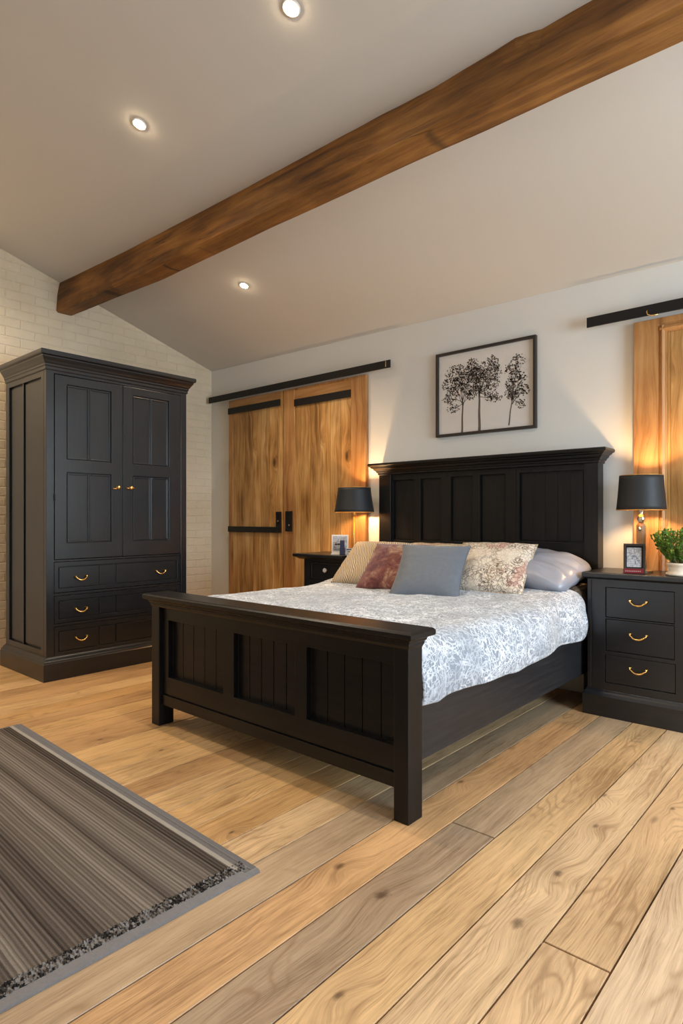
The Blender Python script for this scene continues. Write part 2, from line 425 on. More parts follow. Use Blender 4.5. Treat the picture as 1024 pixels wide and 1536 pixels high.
FX = lambda x: (lambda u, v, d: (x + d, u, v))       # board facing +X

# ------------------------------------------------------------------ the room
XL, XR, YB, YF = -5.2, 2.4, 3.9, -2.8
RY = .35                                              # ridge
def cz(x, y): return 2.621 - .0135 * (x + 5.2) - .297 * (y - 3.9) if y >= RY else cz(x, RY) - .297 * (RY - y)

# floor: individual boards
bm = nb(); lay = bm.loops.layers.float_color.new('board')
W = .168; x = -.485
edges = []
q = -.485
while q < XR + W: edges.append(q); q += W
q = -.485 - W
while q > XL - W: edges.insert(0, q); q -= W
tints = {0: srgb(204, 176, 144), 1: srgb(198, 164, 124), 2: srgb(212, 180, 140), 3: srgb(206, 170, 124), 4: srgb(168, 144, 118),
         5: srgb(202, 160, 114), 6: srgb(176, 150, 120), 7: srgb(206, 172, 130)}
warm = [srgb(206, 166, 114), srgb(198, 156, 104), srgb(212, 174, 124), srgb(190, 150, 104), srgb(208, 170, 120)]
for a in edges:
    idx = int(round((-.485 - a) / W))                 # 1: board left of -.485 ...
    rr = random.Random(idx * 13 + 5)
    a0 = max(a, XL); b0 = min(a + W, XR)
    if b0 - a0 < .01: continue
    cuts = [YF]; p = YF + rr.uniform(.5, 2.5)
    while p < (.4 if idx > 5 else YB): cuts.append(p); p += rr.uniform(1.9, 3.2)
    if idx == 1: cuts = [YF, -.6, 1.543]
    if idx == 0: cuts = [YF, -1.2]
    if idx in (2, 3, 5): cuts = [YF, -.9 - .3 * idx]
    if idx == 4: cuts = [YF, -.7, 1.93]
    cuts.append(YB)
    for j in range(len(cuts) - 1):
        c = tints.get(idx) or rr.choice(warm)
        if idx == 4 and j == len(cuts) - 2: c = srgb(178, 152, 122)
        if idx == 1 and cuts[j] < 1 : c = srgb(208, 174, 134)
        g = .0050
        x0, x1, y0, y1 = a0 + g * .5, b0 - g * .5, cuts[j] + g * .6, cuts[j + 1] - g * .6
        h0 = -.02; s = .0010
        rings = [[(x0, y0, h0), (x1, y0, h0), (x1, y1, h0), (x0, y1, h0)],
                 [(x0, y0, -.002), (x1, y0, -.002), (x1, y1, -.002), (x0, y1, -.002)],
                 [(x0 + s, y0 + s, 0), (x1 - s, y0 + s, 0), (x1 - s, y1 - s, 0), (x0 + s, y1 - s, 0)]]
        n0 = len(bm.faces); loft(bm, rings); bm.faces.ensure_lookup_table()
        sd = rr.random()
        for f in bm.faces[n0:]:
            for l in f.loops: l[lay] = (c[0], c[1], c[2], sd)
box(bm, XL, XR, YF, YB, -.1, -.018); bm.faces.ensure_lookup_table()
for f in bm.faces[-6:]:
    for l in f.loops: l[lay] = (.02, .015, .01, 0)
struct(obj('floor', bm, M['floor']))

T = .2
def wall_poly(name, mat, pts, axis, a, b):
    """prism of a polygon in the wall plane between a and b along axis"""
    bm = nb()
    if axis == 'x': r = [[(q, u, v) for u, v in pts] for q in (a, b)]
    else: r = [[(u, q, v) for u, v in pts] for q in (a, b)]
    loft(bm, r); return struct(obj(name, bm, mat))
wall_poly('wall_left', M['brick'], [(YF, -.1), (YB, -.1), (YB, cz(XL, YB) + .0), (RY, cz(XL, RY)), (YF, cz(XL, YF))], 'x', XL - T, XL)
wall_poly('wall_back', M['wall'], [(XL - T, -.1), (XR + T, -.1), (XR + T, cz(XR, YB)), (XL - T, cz(XL, YB))], 'y', YB, YB + T)
# right wall with a window opening, rear wall with a window opening
WR = (1.15, 3.15, .8, 2.35)       # y0,y1,z0,z1
WF = (-2.9, -.9, .85, 2.2)       # x0,x1,z0,z1
bm = nb()
zr = cz(XR, YB); 
def prismx(bm, pts): loft(bm, [[(q, u, v) for u, v in pts] for q in (XR, XR + T)])
prismx(bm, [(YF, -.1), (WR[0], -.1), (WR[0], cz(XR, WR[0])), (YF, cz(XR, YF))])
prismx(bm, [(WR[1], -.1), (YB, -.1), (YB, cz(XR, YB)), (WR[1], cz(XR, WR[1]))])
prismx(bm, [(WR[0], -.1), (WR[1], -.1), (WR[1], WR[2]), (WR[0], WR[2])])
prismx(bm, [(WR[0], WR[3]), (WR[1], WR[3]), (WR[1], cz(XR, WR[1])), (RY, cz(XR, RY)), (WR[0], cz(XR, WR[0]))])
struct(obj('wall_right', bm, M['wall']))
bm = nb(); zt = cz(0, YF) + .03
for (a, b, c, d) in ((XL - T, WF[0], -.1, zt), (WF[1], XR + T, -.1, zt), (WF[0], WF[1], -.1, WF[2]), (WF[0], WF[1], WF[3], zt)):
    box(bm, a, b, YF - T, YF, c, d)
struct(obj('wall_front', bm, M['wall']))
# ceiling: two slopes
bm = nb()
for (ya, yb) in ((RY, YB + T), (YF - T, RY)):
    lo = [(XL - T, ya), (XR + T, ya), (XR + T, yb), (XL - T, yb)]
    def zz(x, y): 
        return 2.621 - .0135 * (x + 5.2) - .297 * (y - 3.9) if ya == RY else (2.621 - .0135 * (x + 5.2) - .297 * (RY - 3.9)) - .297 * (RY - y)
    loft(bm, [[(x, y, zz(x, y)) for x, y in lo], [(x, y, zz(x, y) + .18) for x, y in lo]])
struct(obj('ceiling', bm, M['ceiling']))

def window(name, axis, a0, a1, z0, z1, at):
    P = (lambda u0, u1, d0, d1, c0, c1: (at + d0, at + d1, u0, u1, c0, c1)) if axis == 'x' else (lambda u0, u1, d0, d1, c0, c1: (u0, u1, at + d0, at + d1, c0, c1))
    bm = nb(); s = .06
    for r in ((a0, a1, z0, z0 + s), (a0, a1, z1 - s, z1), (a0, a0 + s, z0 + s, z1 - s), (a1 - s, a1, z0 + s, z1 - s), ((a0 + a1) / 2 - .03, (a0 + a1) / 2 + .03, z0 + s, z1 - s)):
        box(bm, *P(r[0], r[1], -.03, .03, r[2], r[3]))
    w = struct(obj(name, bm, M['white'], origin=P((a0 + a1) / 2, 0, 0, 0, z0, 0)[::2] if False else (0, 0, 0)))
    for i, (u0, u1) in enumerate(((a0 + s, (a0 + a1) / 2 - .03), ((a0 + a1) / 2 + .03, a1 - s))):
        obj('pane', BX(*P(u0, u1, -.003, .003, z0 + s, z1 - s)), M['glass'], w)
window('window_1', 'x', WR[0], WR[1], WR[2], WR[3], XR + .13)
window('window_2', 'y', WF[0], WF[1], WF[2], WF[3], YF - .13)

# ------------------------------------------------------------------ beam
def beam():
    st = []
    top = [(-5.2, 2.335), (-4.2, 2.356), (-3.04, 2.357), (-2.43, 2.352), (-1.84, 2.347), (-1.5, 2.348), (-1.28, 2.336), (-1.08, 2.322), (-1.0, 2.342), (-.8, 2.334), (-.4, 2.33), (XR, 2.33)]
    low = [(-5.2, 2.832), (-3.85, 2.800), (-2.8, 2.803), (-2.35, 2.806), (-1.62, 2.818), (-.8, 2.815), (XR, 2.81)]
    bot = [(-5.2, 2.440), (-3.8, 2.462), (-2.72, 2.452), (-1.95, 2.462), (-1.33, 2.478), (-.52, 2.478), (XR, 2.48)]
    def ip(t, x):
        for (a, b), (c, d) in zip(t, t[1:]):
            if a <= x <= c: return b + (d - b) * (x - a) / (c - a)
    n = 150; rings = []
    for i in range(n + 1):
        x = XL + (XR - XL) * i / n
        yt = ip(top, x); zl = ip(low, x); yb = ip(bot, x); zt = cz(x, yt) + .012; ztb = cz(x, yb + .01) + .012
        w = lambda s, a: (noise.noise(Vector((x * 1.7, s, 0))) * a + noise.noise(Vector((x * 7, s + 9, 0))) * a * .5)
        yl = 2.302
        pts = [(yt + w(1, .004), zt), (yt - .012 + w(2, .006), zt - .05), (yl + .008 + w(3, .005), (zt + zl) / 2 + .01), (yl + w(4, .003), zl + .012), (yl + .012 + w(4, .003), zl + w(5, .003)),
               ((yl + yb) / 2, zl - .001 + w(6, .003)), (yb - .012 + w(7, .003), zl + w(5, .002)), (yb + w(7, .003), zl + .012), (yb + .008, (ztb + zl) / 2), (yb + .01, ztb)]
        rings.append([(x, a, b) for a, b in pts])
    bm = nb(); loft(bm, rings)
    o = obj('ceiling_beam', bm, M['beam'], smooth=False, origin=(-1.4, 2.39, 2.8))
    return tag(o, 'long rough-hewn oak beam running under the sloping white ceiling', 'beam')
beam()

# ------------------------------------------------------------------ ceiling downlights
def downlight(x, y, label):
    z = cz(x, y); t = thing('downlight', (x, y, z), label, 'ceiling light', 'recessed ceiling downlights')
    nrm = Vector((-.0135, -.297, -1)).normalized()
    u = Vector((1, 0, -.0135)).normalized(); v = nrm.cross(u)
    c = Vector((x, y, z))
    def ring(r, h): return [c + u * (r * math.cos(a)) + v * (r * math.sin(a)) + nrm * h for a in [2 * PI * i / 32 for i in range(32)]]
    bm = nb(); loft(bm, [ring(.025, .0005), ring(.040, .0005), ring(.040, .003), ring(.037, .005), ring(.028, .005), ring(.025, .0005)], cap=False)
    obj('bezel', bm, M['bezel'], t, smooth=True)
    bm = nb(); loft(bm, [ring(.024, -.001), ring(.024, .004), ring(.022, .008), ring(.016, .012), ring(.006, .014)]); obj('lens', bm, M['lens'], t, smooth=True)
    L = bpy.data.lights.new('downlight_spot', 'SPOT'); L.energy = SPOT; L.color = (1, .80, .58); L.spot_size = R(125); L.spot_blend = .8; L.shadow_soft_size = .03
    lo = bpy.data.objects.new('downlight_spot', L); COL.objects.link(lo); lo.parent = t
    lo.location = (0, 0, -.03)
SPOT = 52
downlight(-1.822, 1.77, 'small lit round ceiling spotlight nearest the top edge, above the beam')
downlight(-2.993, 1.77, 'small lit round ceiling spotlight above the beam, over the rug side of the room')
downlight(-3.612, 3.012, 'small lit round ceiling spotlight below the beam, towards the back wall')

# ------------------------------------------------------------------ wardrobe
def bail(parent, F, u, v, w=.075, drop=.028, mat='brass'):
    """swan-neck drawer pull; F maps (u,v,d)"""
    bm = nb()
    for s in (-1, 1):
        c = Vector(F(u + s * w / 2, v, 0))
        pts = [F(u + s * w / 2, v, .0), F(u + s * w / 2, v, .006), F(u + s * w / 2, v, .016)]
        tube(bm, pts, [.009, .006, .0045], 10)
        tube(bm, [F(u + s * w / 2, v, .012), F(u + s * w / 2, v, .018), F(u + s * w / 2, v, .021)], [.0055, .0065, .003], 10)
    n = 18; pts = []
    for i in range(n + 1):
        t = -1 + 2 * i / n
        # curled ends, hanging middle
        uu = u + t * w / 2 * (1.0 + .16 * (1 - abs(t)) * 0)
        vv = v - drop * (1 - abs(t) ** 2.6)
        if abs(t) > .85: uu += math.copysign(.006, t) * math.sin((abs(t) - .85) / .15 * PI)
        pts.append(F(uu, vv, .016 + .010 * (1 - t * t)))
    tube(bm, pts, [.0038 + .0020 * (1 - abs(-1 + 2 * i / n)) for i in range(n + 1)], 8)
    return obj('handle', bm, M[mat], parent, smooth=True)

def wardrobe():
    x0, x1, y0, y1 = -4.895, -4.205, 1.795, 2.905
    t = thing('wardrobe', ((x0 + x1) / 2, (y0 + y1) / 2, 0), 'tall black two-door wardrobe with three rows of drawers and brass handles, against the brick wall', 'wardrobe')
    # carcass: back/inside block, left side with recessed panels, right side
    bm = nb(); box(bm, x0 + .02, x1 - .045, y0 + .03, y1 - .03, .06, 2.12); obj('carcass', bm, M['bk_z'], t)
    pr = [(-4.835, -4.60, .20, 2.06), (-4.585, -4.290, .20, 2.06)]
    def side(F):
        rc = []
        for a, b, c, d in pr: rc += [(a, b, c, d, -.020), (a + .012, b - .012, c + .012, d - .012, -.012)]
        rc += [(-4.600, -4.585, .20, 2.06, -.004)]
        return rc
    bm = nb(); relief(bm, lambda u, v, d: (u, y0 - d, v), x0, x1 - .041, .13, 2.12, .028, side(None)); obj('side_panel', bm, M['bk_z'], t, bevel=.0015)
    bm = nb(); relief(bm, lambda u, v, d: (u, y1 + d, v), x0, x1 - .041, .13, 2.12, .028, side(None)); obj('side_panel', bm, M['bk_z'], t, bevel=.0015)
    # face frame
    bm = nb(); F = FX(x1)
    relief(bm, F, y0, y1, .13, 2.12, .04, [(1.847, 2.853, .812, 2.082, -.036), (1.847, 2.853, .584, .80, -.036), (1.847, 2.853, .374, .568, -.036), (1.847, 2.853, .150, .358, -.036)])
    obj('face_frame', bm, M['bk_z'], t, bevel=.0015)
    # doors
    for a, b, s in ((1.851, 2.348, 0), (2.352, 2.849, 1)):
        pa, pb = (a + .082, b - .088) if s == 0 else (a + .080, b - .105)
        rc = []
        for c, d in ((.925, 1.415), (1.50, 2.02)):
            m = (pa + pb) / 2
            rc += [(pa, pb, c, d, -.016), (pa + .007, pb - .007, c + .007, d - .007, -.006), (pa + .016, pb - .016, c + .016, d - .016, -.013),
                   (m - .017, m + .017, c + .007, d - .007, -.013), (m - .012, m + .012, c + .007, d - .007, -.005), (m - .002, m + .002, c + .007, d - .007, -.009)]
        bm = nb(); relief(bm, FX(x1 + .002), a, b, .817, 2.077, .022, rc)
        dr = obj('door', bm, M['bk_z'], t, bevel=.0015)
        # turned brass knob
        ky = 2.305 if s == 0 else 2.405
        bm = nb(); Fk = FX(x1 + .002)
        pr_ = [(.011, 0), (.012, .003), (.006, .006), (.005, .014), (.012, .020), (.015, .027), (.011, .033), (.003, .036)]
        loft(bm, [[Fk(ky + r * math.cos(q), 1.322 + r * math.sin(q), d) for q in [2 * PI * i / 20 for i in range(20)]] for r, d in pr_])
        sg = -1 if s == 0 else -1
        tube(bm, [Fk(ky, 1.322, .022), Fk(ky - .022, 1.318, .020), Fk(ky - .034, 1.320, .014)] if s else [Fk(ky, 1.322, .022), Fk(ky - .020, 1.312, .020), Fk(ky - .040, 1.314, .014)], [.004, .0035, .005], 8)
        if s: tube(bm, [Fk(ky, 1.322, .022), Fk(ky + .026, 1.322, .018), Fk(ky + .044, 1.322, .012)], [.004, .003, .006], 8)
        obj('knob', bm, M['nickel'] if False else M['brass'], dr, smooth=True)
    bm = nb(); tube(bm, [(x1 + .004, 1.849, 1.215), (x1 + .004, 1.849, 1.262)], .006, 8); obj('hinge', bm, M['iron'], t)
    # drawers
    for (c, d, both) in ((.588, .796, 1), (.378, .564, 1), (.154, .354, 1)):
        a, b = 1.851, 2.849; h = d - c; e = .030; z0_, z1_ = c + e * .9, d - e * 1.0
        rc = [(a + .028, b - .028, z0_, z1_, -.013)]
        for p, q in ((a + .034, 2.165), (2.175, 2.295), (2.305, b - .034)):
            rc.append((p, q, z0_ + .006, z1_ - .006, -.003 if q - p > .2 else -.006))
        bm = nb(); relief(bm, FX(x1 - .004), a, b, c, d, .024, rc)
        dr = obj('drawer', bm, M['bk_y'], t, bevel=.0015)
        zc = {.588: .690, .378: .468, .154: .268}[c]
        bail(dr, FX(x1 - .006), 2.035, zc, .078, .024); bail(dr, FX(x1 - .006), 2.668, zc, .078, .024)
    # plinth, cornice
    bm = nb(); moulding(bm, x0, x1, y0, y1, [(.030, 0), (.030, .115), (.026, .122), (.026, .128), (.018, .134), (.014, .148), (.004, .156), (.004, .16)], 'Xxy' + 'Y')
    obj('plinth', bm, M['bk_y'], t, bevel=.001)
    bm = nb(); moulding(bm, x0, x1, y0, y1, [(.004, 2.100), (.008, 2.104), (.008, 2.122), (.014, 2.128), (.014, 2.140), (.020, 2.146), (.028, 2.160), (.038, 2.174), (.042, 2.180), (.042, 2.188), (.054, 2.194), (.057, 2.202), (.057, 2.220), (.053, 2.225)], 'XyY')
    obj('cornice', bm, M['bk_y'], t, bevel=.001)
wardrobe()

# ------------------------------------------------------------------ bed
BXL, BXR, BYF, BYH = -2.922, -1.257, 1.80, 3.785
def bed():
    t = thing('bed_frame', ((BXL + BXR) / 2, 2.8, 0), 'black panelled double bed frame with tall headboard and low footboard', 'bed')
    # footboard
    rc = []
    P = [(-2.800, -2.340), (-2.262, -1.855), (-1.786, -1.326)]
    for i, (a, b) in enumerate(P):
        rc.append((a, b, .262, .562, -.030))
        n = 5
        for j in range(1, n):
            u = a + (b - a) * j / n; rc.append((u - .0022, u + .0022, .262, .562, -.036))
    rc += [(-2.86, -1.32, .166, .172, -.008), (-2.86, -1.32, .112, .166, .006)]
    bm = nb(); relief(bm, FY(BYF + .022), -2.86, -1.32, .112, .662, .05, rc)
    fb = obj('footboard', bm, M['bd_x'], t, bevel=.0015)
    for a, b in ((BXL, -2.852), (-1.322, BXR)):
        obj('post', BX(a, b, BYF, BYF + .09, 0, .655), M['bd_z'], fb, bevel=.003)
    bm = nb(); moulding(bm, BXL, BXR, BYF, BYF + .09, [(.000, .628), (.006, .640), (.006, .648), (.012, .654), (.014, .662), (.018, .664), (.034, .670), (.036, .676), (.036, .688), (.030, .695), (.026, .697)])
    obj('cap_rail', bm, M['bd_x'], fb, bevel=.001)
    # side rails
    for a, b in ((-1.297, -1.272), (-2.905, -2.880)):
        obj('side_rail', BX(a, b, BYF + .09, BYH + .01, .20, .50), M['bd_y'], t, bevel=.002)
    bm = nb()
    for i in range(9): box(bm, -2.88, -1.297, 2.0 + i * .21, 2.08 + i * .21, .30, .32)
    obj('slats', bm, M['bd_x'], t)
    # headboard
    yh = BYH
    rc = [(-2.800, -2.607, .930, 1.388, -.028), (-2.548, -2.370, .930, 1.390, -.028), (-2.291, -2.115, .932, 1.394, -.028), (-2.060, -1.871, .934, 1.396, -.028), (-1.772, -1.352, .945, 1.396, -.028)]
    ins = []
    for a, b, c, d, e in rc: ins.append((a + .010, b - .010, c + .010, d - .010, -.018))
    for i in range(1, 5):
        u = -1.762 + .40 * i / 5; ins.append((u - .0008, u + .0008, .955, 1.386, -.0195))
    ins += [(-2.3225, -2.3205, 1.39, 1.45, -.004), (-1.795, -1.793, .2, 1.45, -.004)]
    bm = nb(); relief(bm, FY(yh + .02), -2.81, -1.345, .25, 1.45, .05, rc + ins)
    hb = obj('headboard', bm, M['bd_z'], t, bevel=.0015)
    for a, b in ((-2.920, -2.808), (-1.347, -1.262)):
        obj('post', BX(a, b, yh, yh + .098, 0, 1.45), M['bd_z'], hb, bevel=.003)
    bm = nb(); moulding(bm, -2.918, -1.262, yh, yh + .105, [(.000, 1.430), (.008, 1.434), (.008, 1.446), (.016, 1.450), (.018, 1.458), (.030, 1.468), (.036, 1.480), (.048, 1.486), (.050, 1.492), (.062, 1.497), (.066, 1.503), (.066, 1.514), (.060, 1.519)], 'xXy')
    obj('cornice', bm, M['bd_x'], hb, bevel=.001)
    return t
bed()

# mattress
def rbox(bm, x0, x1, y0, y1, z0, z1, r, n=5):
    rings = []
    def rr(off, z):
        pts = []
        for (cx, cy, a0) in ((x1 - r, y1 - r, 0), (x0 + r, y1 - r, PI / 2), (x0 + r, y0 + r, PI), (x1 - r, y0 + r, 1.5 * PI)):
            for i in range(n + 1):
                a = a0 + PI / 2 * i / n; pts.append((cx + (r - off) * math.cos(a), cy + (r - off) * math.sin(a), z))
        return pts
    e = min(r, (z1 - z0) / 2) * .9
    for i in range(n + 1):
        a = PI / 2 * i / n; rings.append(rr(e * (1 - math.sin(a)), z0 + e * (1 - math.cos(a))))
    for i in range(n + 1):
        a = PI / 2 * i / n; rings.append(rr(e * (1 - math.cos(a)), z1 - e + e * math.sin(a)))
    loft(bm, rings)
bm = nb(); rbox(bm, -2.878, -1.285, 1.90, 3.778, .325, .622, .06)
def lift(bm):
    for yc in (3.33, 3.43, 3.53):
        bmesh.ops.bisect_plane(bm, geom=bm.verts[:] + bm.edges[:] + bm.faces[:], plane_co=(0, yc, 0), plane_no=(0, 1, 0))
    for v in bm.verts:
        if v.co.z > .5: v.co.z += .085 * min(1, max(0, (v.co.y - 3.33) / .2)) * (v.co.z - .5) / .122
        if v.co.x > -1.5 and v.co.z > .6: v.co.x += .020 * min(1, max(0, (v.co.y - 3.43) / .1))
    return bm
mt = tag(obj('mattress', lift(bm), M['sheet'], origin=(-2.09, 2.85, .33), smooth=True), 'brown patterned covered mattress showing at the headboard end beside the chest', 'mattress')

# duvet
def sm(t): t = min(1, max(0, t)); return t * t * (3 - 2 * t)
def duvet():
    ys, ye = 1.895, 3.56; NV = 150; NU = 190
    def topz(x, y):
        z = .652 + .012 * math.sin((x + 2.9) * 1.9) + .045 * sm((y - 2.95) / .55)
        z += .010 * noise.noise(Vector((x * 2.2, y * 2.2, 3))) + .005 * noise.noise(Vector((x * 7, y * 5, 1)))
        return z
    bm = nb(); g = []
    for j in range(NV + 1):
        v = j / NV; y = ys + (ye - ys) * v; row = []
        e = sm((y - 3.38) / .2)                                   # rounded rear corner
        hem = .412 + .020 * sm((y - 2.6) / .8) + .006 * math.sin(y * 9) + .12 * max(0, (y - 3.38) / .18) ** 2
        xr = -1.232 + .014 * math.sin(y * 5.3) + .010 * math.sin(y * 11 + 1) + .012 * sm((y - 3.1) / .3) - .028 * (1 - sm((y - ys) / .10)) - .13 * sm((y - 3.43) / .13) ** 2
        xl = -2.935 - .01 * math.sin(y * 6)
        hl = .45
        # path: left hem -> up -> across -> down right
        rad = .12
        pts = []
        zt = lambda x: topz(x, y)
        for s in range(14): pts.append((xl - .008 + .012 * s / 14 * 0, hl + (zt(xl) - .06 - hl) * s / 14))
        for s in range(9):
            a = PI / 2 * s / 8; pts.append((xl + .06 * (1 - math.cos(a)), zt(xl) - .06 + .06 * math.sin(a)))
        x_a, x_b = xl + .06, xr - rad
        for s in range(1, 80): x = x_a + (x_b - x_a) * s / 80; pts.append((x, zt(x)))
        zr_ = zt(x_b)
        for s in range(13):
            a = PI / 2 * s / 12; pts.append((x_b + rad * math.sin(a), zr_ - rad * .9 * (1 - math.cos(a))))
        z_s = zr_ - rad * .9
        for s in range(1, 27):
            f = s / 26; pts.append((xr + .010 * math.sin(f * PI) + .004 * f, z_s + (hem - z_s) * f))
        for i, (x, z) in enumerate(pts):
            w = .004 * noise.noise(Vector((x * 9, y * 9, z * 9))) + .002 * noise.noise(Vector((x * 25, y * 25, z * 25)))
            fold = 0
            if x > xr - .03: fold = .007 * math.sin(y * 17 + 3 * noise.noise(Vector((y * 2, z * 3, 5)))) * min(1, (zr_ - z) / .15)
            row.append(bm.verts.new((x + w + fold, y + (0.0 if v < .98 else .008 * noise.noise(Vector((x * 4, 0, 0)))), z + w)))
        g.append(row)
    for a, b in zip(g, g[1:]):
        for i in range(len(a) - 1): bm.faces.new((a[i], a[i + 1], b[i + 1], b[i]))
    o = obj('duvet', bm, M['duvet'], origin=(-2.09, 2.7, .645), smooth=True)
    s = o.modifiers.new('thick', 'SOLIDIFY'); s.thickness = .014; s.offset = -1
    return tag(o, 'pale grey-blue duvet with white scribbled swirls spread over the bed', 'duvet')
duvet()

# pillows and cushions
def pillow(name, mat, w, h, t, loc, rot, label, cat, group=None, seed=0, pinch=.05, wr=.006, n=44, power=2.6, piping=None, round_=0):
    bm = nb(); grids = []
    for s in (1, -1):
        g = []
        for i in range(n + 1):
            row = []
            for j in range(n + 1):
                u = -1 + 2 * i / n; v = -1 + 2 * j / n
                prof = (max(0, 1 - abs(u) ** power) * max(0, 1 - abs(v) ** power)) ** .52
                x = u * w / 2 * (1 - pinch * (1 - v * v) ) ; y = v * h / 2 * (1 - pinch * (1 - u * u))
                nz = noise.noise(Vector((u * 2.1 + seed, v * 2.1, s * 3))) * wr * 1.6 + noise.noise(Vector((u * 5 + seed, v * 9, s))) * wr * .6
                rad = math.hypot(u, v); crease = wr * .9 * math.sin(math.atan2(v, u) * 14 + seed) * sm((rad - .55) / .5)
                z = s * (t / 2 * prof + (nz + crease) * prof)
                if round_:
                    q = 1 - round_ * (u * v) ** 4; x *= q; y *= q; z -= .030 * max(0, u) ** 2
                row.append(bm.verts.new((x, y, z)))
            g.append(row)
        for a, b in zip(g, g[1:]):
            for i in range(n): bm.faces.new((a[i], a[i + 1], b[i + 1], b[i]))
        grids.append(g)
    bmesh.ops.remove_doubles(bm, verts=bm.verts, dist=.0004)
    bmesh.ops.recalc_face_normals(bm, faces=bm.faces)
    me = bpy.data.meshes.new(name); bm.to_mesh(me); bm.free(); me.materials.append(mat)
    for p in me.polygons: p.use_smooth = True
    o = bpy.data.objects.new(name, me); COL.objects.link(o)
    o.location = loc; o.rotation_euler = [R(a) for a in rot]; o.rotation_mode = 'XYZ'
    tag(o, label, cat, group)
    if piping:
        b2 = nb(); pts = []
        for k_ in range(4):
            for i in range(n):
                q = -1 + 2 * i / n
                u, v = [(q, -1), (1, q), (-q, 1), (-1, -q)][k_]
                pts.append((u * w / 2 * (1 - pinch * (1 - v * v)), v * h / 2 * (1 - pinch * (1 - u * u)), 0))
        pts.append(pts[0]); tube(b2, pts, .003, 6)
        m2 = bpy.data.meshes.new('piping'); b2.to_mesh(m2); b2.free(); m2.materials.append(piping)
        for p in m2.polygons: p.use_smooth = True
        c = bpy.data.objects.new('piping', m2); COL.objects.link(c); c.parent = o
    return o
G = 'pillows and cushions at the head of the bed'
pillow('pillow', M['satin'], .72, .46, .18, (-1.628, 3.550, .806), (14, 4, -4), 'silver grey satin pillow at the right, leaning back on the headboard', 'pillow', G, 3, .02, .010, power=3.4, round_=.10)
pillow('pillow', M['cream'], .86, .44, .17, (-2.32, 3.560, .805), (22, 0, 0), 'cream printed pillow behind the burgundy and grey cushions', 'pillow', G, 11, .03, .006)
pillow('cushion', M['wavy'], .48, .40, .15, (-2.555, 3.235, .795), (42, 0, 2), 'beige rippled quilted cushion, leftmost on the bed', 'cushion', G, 5, .04, .003)
pillow('cushion', M['velvet'], .42, .40, .13, (-2.295, 3.135, .788), (44, 0, 8), 'burgundy mottled velvet cushion between the beige and grey ones', 'cushion', G, 7, .06, .003)
pillow('cushion', M['greylinen'], .42, .41, .14, (-1.975, 3.045, .785), (46, 0, 16), 'plain blue-grey cushion in front of the floral one', 'cushion', G, 9, .08, .002, piping=M['greylinen'])
pillow('cushion', M['floral'], .47, .42, .15, (-1.735, 3.335, .805), (40, 0, 8), 'cream floral printed cushion in front of the silver pillow', 'cushion', G, 13, .04, .005, piping=M['cream'])

# ------------------------------------------------------------------ nightstands
def nightstand_right():
    x0, x1, y0, y1 = -1.232, -.690, 3.522, 3.885
    t = thing('nightstand', ((x0 + x1) / 2, (y0 + y1) / 2, 0), 'black three-drawer bedside chest with brass swan-neck handles, right of the bed', 'nightstand', )
    obj('carcass', BX(x0 + .012, x1 - .012, y0 + .035, y1, .05, .765), M['bk_z'], t)
    for a, b in ((x0, x0 + .014), (x1 - .014, x1)): obj('side_panel', BX(a, b, y0 + .028, y1, .10, .765), M['bk_z'], t, bevel=.001)
    bm = nb(); op = [(-1.134, -.788, .548, .716), (-1.134, -.788, .362, .541), (-1.138, -.784, .186, .342)]
    relief(bm, FY(y0), x0, x1, .13, .765, .03, [(a, b, c, d, -.026) for a, b, c, d in op] + [(x0 + .020, x0 + .024, .15, .75, -.003)])
    obj('face_frame', bm, M['bk_z'], t, bevel=.0015)
    for (a, b, c, d) in op:
        bm = nb(); relief(bm, FY(y0 + .004), a + .002, b - .002, c + .002, d - .002, .02, [])
        dr = obj('drawer', bm, M['bk_x'], t, bevel=.003)
        bail(dr, FY(y0 + .004), -.963, (c + d) / 2 + .020 + (.0 if c > .2 else .004), .082, .024)
    bm = nb(); moulding(bm, x0, x1, y0, y1, [(.022, 0), (.022, .112), (.019, .118), (.014, .128), (.006, .136), (.003, .145)], 'xXy'); obj('plinth', bm, M['bk_x'], t, bevel=.0015)
    bm = nb(); moulding(bm, x0, x1, y0, y1, [(.006, .758), (.012, .762), (.020, .767), (.024, .770), (.024, .790), (.020, .796)], 'xXy')
    obj('worktop', bm, M['bk_x'], t, bevel=.0015)
nightstand_right()
